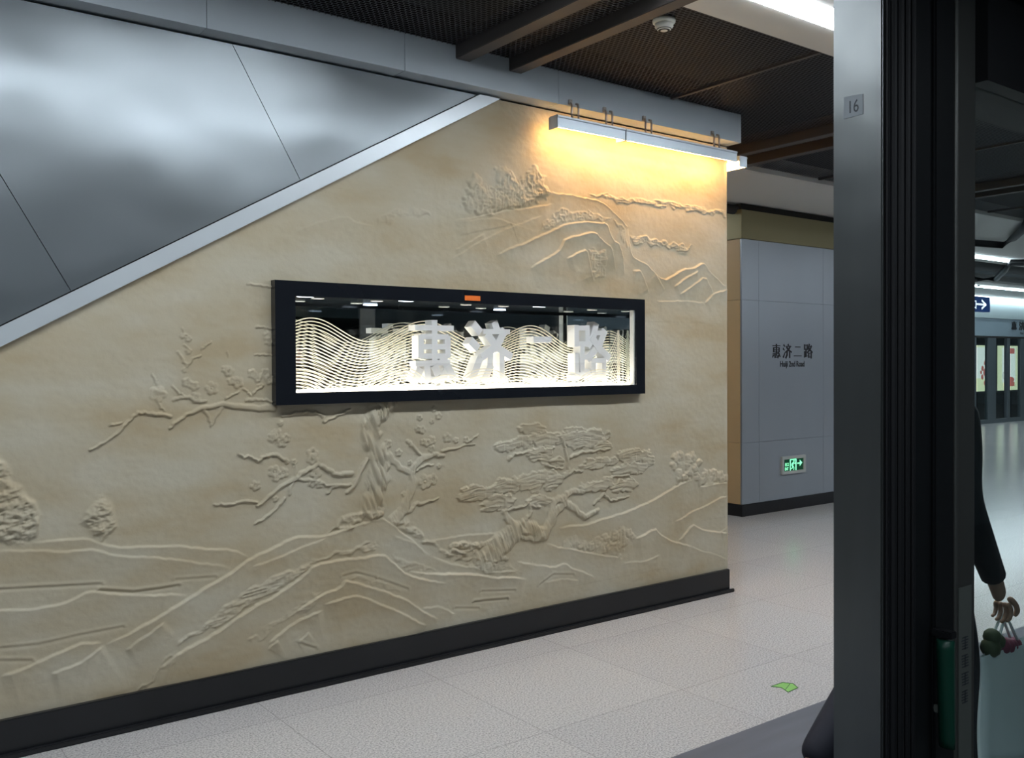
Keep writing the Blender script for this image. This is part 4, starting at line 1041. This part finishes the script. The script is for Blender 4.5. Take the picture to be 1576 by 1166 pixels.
# conduits
def conduit(pts, r, label):
    bm = bmesh.new(); add_tube(bm, pts, r, 10); tag(obj('ceiling_conduit', bm, M['conduit'], None, True), label, 'pipe')
def GP(px, py, z): g = G(px, py, z); return (g[0], g[1], z)
conduit([(7.0, 5.93, 2.99), (11.2, 5.93, 2.99), GP(1543, 377, 2.99), GP(1560, 366, 2.99), GP(1576, 352, 2.99), (9.6, 4.2, 2.99)], 0.045, 'thick black ceiling conduit bending forward at the right picture edge')
conduit([(12.0, 7.05, 2.98), GP(1500, 430, 2.98), GP(1533, 429, 2.98), GP(1547, 415, 2.98), GP(1556, 404, 2.98), (16.0, 5.4, 2.98)], 0.05, 'distant black conduit curving up below the far light line')

# floor sticker
t = thing('floor_sticker', 'small green arrow-shaped sticker on the speckled floor', 'sticker', (3.58, 2.64, 0))
P = [(3.52, 2.682), (3.603, 2.684), (3.634, 2.638), (3.599, 2.599), (3.505, 2.586), (3.541, 2.644)]
P = [G(*p, 0.001) for p in ((1187, 1056), (1204, 1050), (1221, 1052), (1228, 1058), (1213, 1065), (1203, 1058))]
obj('film', prism(P, 'z', 0.0003, 0.0012), M['floor_sticker'], t)
bm = bmesh.new(); add_tube(bm, [(p[0], p[1], 0.0013) for p in P+[P[0]]], 0.0022, 4); a = G(1209, 1061, 0); b = G(1216, 1052, 0); add_tube(bm, [(*a, .0013), (*b, .0013)], 0.0018, 4)
obj('outline', bm, M['sticker_line'], t)

# ================================================================== PERSON behind the door post
def skin(name, verts, edges, radii, m, par=None, sub=2, root=0, label=None):
    me = bpy.data.meshes.new(name); me.from_pydata([Vector(v)-(origin(par) if par else Vector()) for v in verts], edges, []); me.materials.append(m)
    o = bpy.data.objects.new(name, me); C.objects.link(o)
    md = o.modifiers.new('skin', 'SKIN'); md.use_smooth_shade = True
    for i, v in enumerate(me.skin_vertices[0].data):
        r = radii[i]; v.radius = r if isinstance(r, tuple) else (r, r); v.use_root = (i == root)
    sb = o.modifiers.new('sub', 'SUBSURF'); sb.levels = sub; sb.render_levels = sub
    if par: o.parent = par
    if label: o['label'] = label
    return o
def chain(dst_v, dst_e, dst_r, start, pts):
    prev = start
    for p, r in pts:
        dst_v.append(p); dst_r.append(r); dst_e.append((prev, len(dst_v)-1)); prev = len(dst_v)-1
    return prev
px0, py0 = 2.95, 1.70
t = thing('person', 'person in a dark coat walking past behind the door post, pale bag in hand', 'person', (px0, py0, 0))
V_ = [(px0, py0, 0.90)]; E_ = []; R_ = [(0.13, 0.10)]
top = chain(V_, E_, R_, 0, [((px0+.01, py0, 1.05), (.12, .10)), ((px0+.025, py0, 1.20), (.14, .11)), ((px0+.045, py0, 1.33), (.13, .10))])
neck = chain(V_, E_, R_, top, [((px0+.055, py0, 1.405), .055), ((px0+.07, py0, 1.46), .050)])
head = chain(V_, E_, R_, neck, [((px0+.085, py0, 1.515), .075), ((px0+.085, py0, 1.58), .088), ((px0+.08, py0, 1.64), .065)])
hr = (3.345, 1.535, 0.655)
rs = chain(V_, E_, R_, top, [((px0+.05, py0-.155, 1.335), .055), ((3.020, 1.535, 1.05), .042), ((3.225, 1.530, 0.735), .028), ((3.265, 1.532, 0.675), (.036, .020))])
hl = (px0+.235, py0+.06, 1.16)
ls = chain(V_, E_, R_, top, [((px0+.03, py0+.155, 1.335), .055), ((px0+.02, py0+.20, 1.07), .042), ((px0+.19, py0+.09, 1.13), .028), ((px0+.225, py0+.07, 1.145), (.036, .020))])
rl = chain(V_, E_, R_, 0, [((px0+.02, py0-.085, 0.84), .085), ((px0+.20, py0-.075, 0.50), .058), ((px0+.26, py0-.07, 0.12), .038), ((px0+.27, py0-.07, 0.05), .036)])
ll = chain(V_, E_, R_, 0, [((px0-.01, py0+.085, 0.84), .085), ((px0-.02, py0+.085, 0.49), .058), ((px0-.36, py0+.085, 0.25), .038), ((px0-.40, py0+.085, 0.18), .036)])
skin('body', V_, E_, R_, M['skin'], t)
# fingers: right hand curled round the bag handles, left hand hanging loose
def hand(pal, side, curl, dirx):
    for k, (dy, L, r) in enumerate(((-.026, .070, .0085), (-.009, .078, .009), (.009, .073, .0085), (.025, .060, .0075))):
        vs = [(pal[0], pal[1]+dy*.6, pal[2])]; p = Vector((pal[0]+.004*dirx, pal[1]+dy, pal[2]-.012)); ang = math.radians(-75)
        vs.append(tuple(p)); seg = L/3
        for j in range(3):
            p = p+Vector((math.cos(ang)*dirx, 0, math.sin(ang)))*seg; vs.append(tuple(p)); ang -= curl
        skin('finger', vs, [(i, i+1) for i in range(4)], [.012, r, r, r*.9, r*.75], M['skin'], t, sub=1)
    vs = [(pal[0], pal[1]-.02*side, pal[2]+.02), (pal[0]+.02*dirx, pal[1]-.036*side, pal[2]-.004), (pal[0]+.034*dirx, pal[1]-.036*side, pal[2]-.030), (pal[0]+.030*dirx, pal[1]-.026*side, pal[2]-.050)]
    skin('thumb', vs, [(0, 1), (1, 2), (2, 3)], [.013, .011, .010, .008], M['skin'], t, sub=1)
hand((3.275, 1.532, 0.662), 1, math.radians(48), 1)
hand((px0+.235, py0+.065, 1.15), -1, math.radians(30), 1)
# coat: body, sleeves, hem
V_ = [(px0, py0, 0.92)]; E_ = []; R_ = [(.165, .135)]
chain(V_, E_, R_, 0, [((px0-.01, py0, 0.72), (.185, .15)), ((px0-.01, py0, 0.66), (.185, .15))])
tp = chain(V_, E_, R_, 0, [((px0+.012, py0, 1.08), (.155, .130)), ((px0+.03, py0, 1.22), (.165, .135)), ((px0+.045, py0, 1.345), (.14, .115)), ((px0+.055, py0, 1.40), (.075, .070))])
chain(V_, E_, R_, tp-1, [((px0+.05, py0-.160, 1.34), .075), ((3.015, 1.537, 1.05), .060), ((3.205, 1.530, 0.765), .044), ((3.215, 1.530, 0.750), .044)])
chain(V_, E_, R_, tp-1, [((px0+.03, py0+.160, 1.34), .075), ((px0+.02, py0+.20, 1.07), .062), ((px0+.16, py0+.105, 1.12), .048), ((px0+.17, py0+.10, 1.123), .048)])
skin('coat', V_, E_, R_, M['coat'], t)
V_ = [(px0, py0, 0.90)]; E_ = []; R_ = [(.15, .12)]
chain(V_, E_, R_, 0, [((px0+.03, py0-.09, 0.80), .105), ((px0+.20, py0-.075, 0.50), .078), ((px0+.255, py0-.07, 0.14), .062), ((px0+.257, py0-.07, 0.11), .062)])
chain(V_, E_, R_, 0, [((px0-.02, py0+.09, 0.80), .105), ((px0-.02, py0+.085, 0.49), .076), ((px0-.35, py0+.085, 0.245), .062), ((px0-.40, py0+.085, 0.195), .062)])
skin('trousers', V_, E_, R_, M['trousers'], t)
def shoe(a, h, toe):
    skin('shoe', [a, h, ((a[0]+toe[0])/2, a[1], (h[2]+toe[2])/2+.012), toe], [(0, 1), (1, 2), (2, 3)], [.045, .042, .040, .034], M['shoe'], t, root=1)
shoe((px0+.27, py0-.07, .085), (px0+.26, py0-.07, .045), (px0+.45, py0-.07, .036))
shoe((px0-.40, py0+.085, .18), (px0-.43, py0+.085, .14), (px0-.31, py0+.085, .036))
# face and hair
hx, hz = px0+.085, 1.585
bm = bmesh.new(); bmesh.ops.create_uvsphere(bm, u_segments=24, v_segments=16, radius=1)
bmesh.ops.delete(bm, geom=[v for v in bm.verts if (v.co.x > 0.30 and v.co.z < 0.45) or v.co.z < -0.72], context='VERTS')
for v in bm.verts: v.co = Vector((hx-.012+v.co.x*.104, py0+v.co.y*.094, hz+.018+v.co.z*.115))
bmesh.ops.solidify(bm, geom=bm.faces[:], thickness=0.008)
obj('hair', bm, M['hair'], t, True)
for s in (-1, 1):
    bm = bmesh.new(); bmesh.ops.create_uvsphere(bm, u_segments=12, v_segments=8, radius=.011, matrix=Matrix.Translation((hx+.083, py0+s*.031, hz-.012))); obj('eye', bm, M['ink'], t, True)
    bm = bmesh.new(); bmesh.ops.create_uvsphere(bm, u_segments=12, v_segments=8, radius=1)
    for v in bm.verts: v.co = Vector((hx-.005+v.co.x*.016, py0+s*.088+v.co.y*.008, hz-.020+v.co.z*.028))
    obj('ear', bm, M['skin'], t, True)
bm = bmesh.new(); add_tube(bm, [(hx+.080, py0, hz), (hx+.096, py0, hz-.028), (hx+.104, py0, hz-.042), (hx+.084, py0, hz-.046)], [.007, .010, .013, .008], 10); obj('nose', bm, M['skin'], t, True)
bm = bmesh.new(); add_tube(bm, [(hx+.074, py0-.022, hz-.068), (hx+.083, py0, hz-.066), (hx+.074, py0+.022, hz-.068)], [.003, .006, .003], 8); obj('mouth', bm, M['lip'], t, True)
# bag held in the right hand
t = thing('carrier_bag', 'pale carrier bag with a pink and green bundle on top, held beside the door glass', 'bag', (3.33, 1.53, 0.12))
bm = bmesh.new()
vs = []
nx, nz = 10, 8
for side in (0, 1):
    for j in range(nz+1):
        for i in range(nx+1):
            u = i/nx; v = j/nz; x = 3.12+0.42*u+(v-.5)*.03*(u-.5); th = (.055*(1-v*.75)+.012)*math.sin(math.pi*min(max(u, .04), .96))
            y = 1.53+(th if side else -th)+.006*math.sin(9*u+5*v); vs.append(bm.verts.new((x, y, 0.12+0.385*v)))
def vi(s, i, j): return vs[s*(nx+1)*(nz+1)+j*(nx+1)+i]
for j in range(nz):
    for i in range(nx):
        bm.faces.new((vi(0, i, j), vi(0, i+1, j), vi(0, i+1, j+1), vi(0, i, j+1))); bm.faces.new((vi(1, i, j), vi(1, i, j+1), vi(1, i+1, j+1), vi(1, i+1, j)))
    for i in (0, nx): bm.faces.new((vi(0, i, j), vi(0, i, j+1), vi(1, i, j+1), vi(1, i, j)))
for i in range(nx): bm.faces.new((vi(0, i, 0), vi(1, i, 0), vi(1, i+1, 0), vi(0, i+1, 0)))
obj('bag_body', bm, M['bag'], t, True)
for dy in (-.012, .012):
    bm = bmesh.new(); add_tube(bm, [(3.20, 1.53+dy, 0.50), (3.245, 1.531+dy*.8, 0.57), (3.288, 1.532+dy*.5, 0.620), (3.32, 1.531+dy*.8, 0.57), (3.37, 1.53+dy, 0.50)], 0.005, 8); obj('handle', bm, M['bag'], t, True)
for nm, mt, cs in (('pink_wrap', 'pink', ((3.27, .540, .030), (3.30, .535, .030), (3.33, .53, .028), (3.36, .53, .026))), ('green_wrap', 'leaf', ((3.19, .55, .034), (3.20, .585, .030), (3.23, .565, .030)))):
    bm = bmesh.new()
    for (x, z, r) in cs: bmesh.ops.create_icosphere(bm, subdivisions=2, radius=r, matrix=Matrix.Translation((x, 1.53, z-.03)))
    obj(nm, bm, M[mt], t, True)
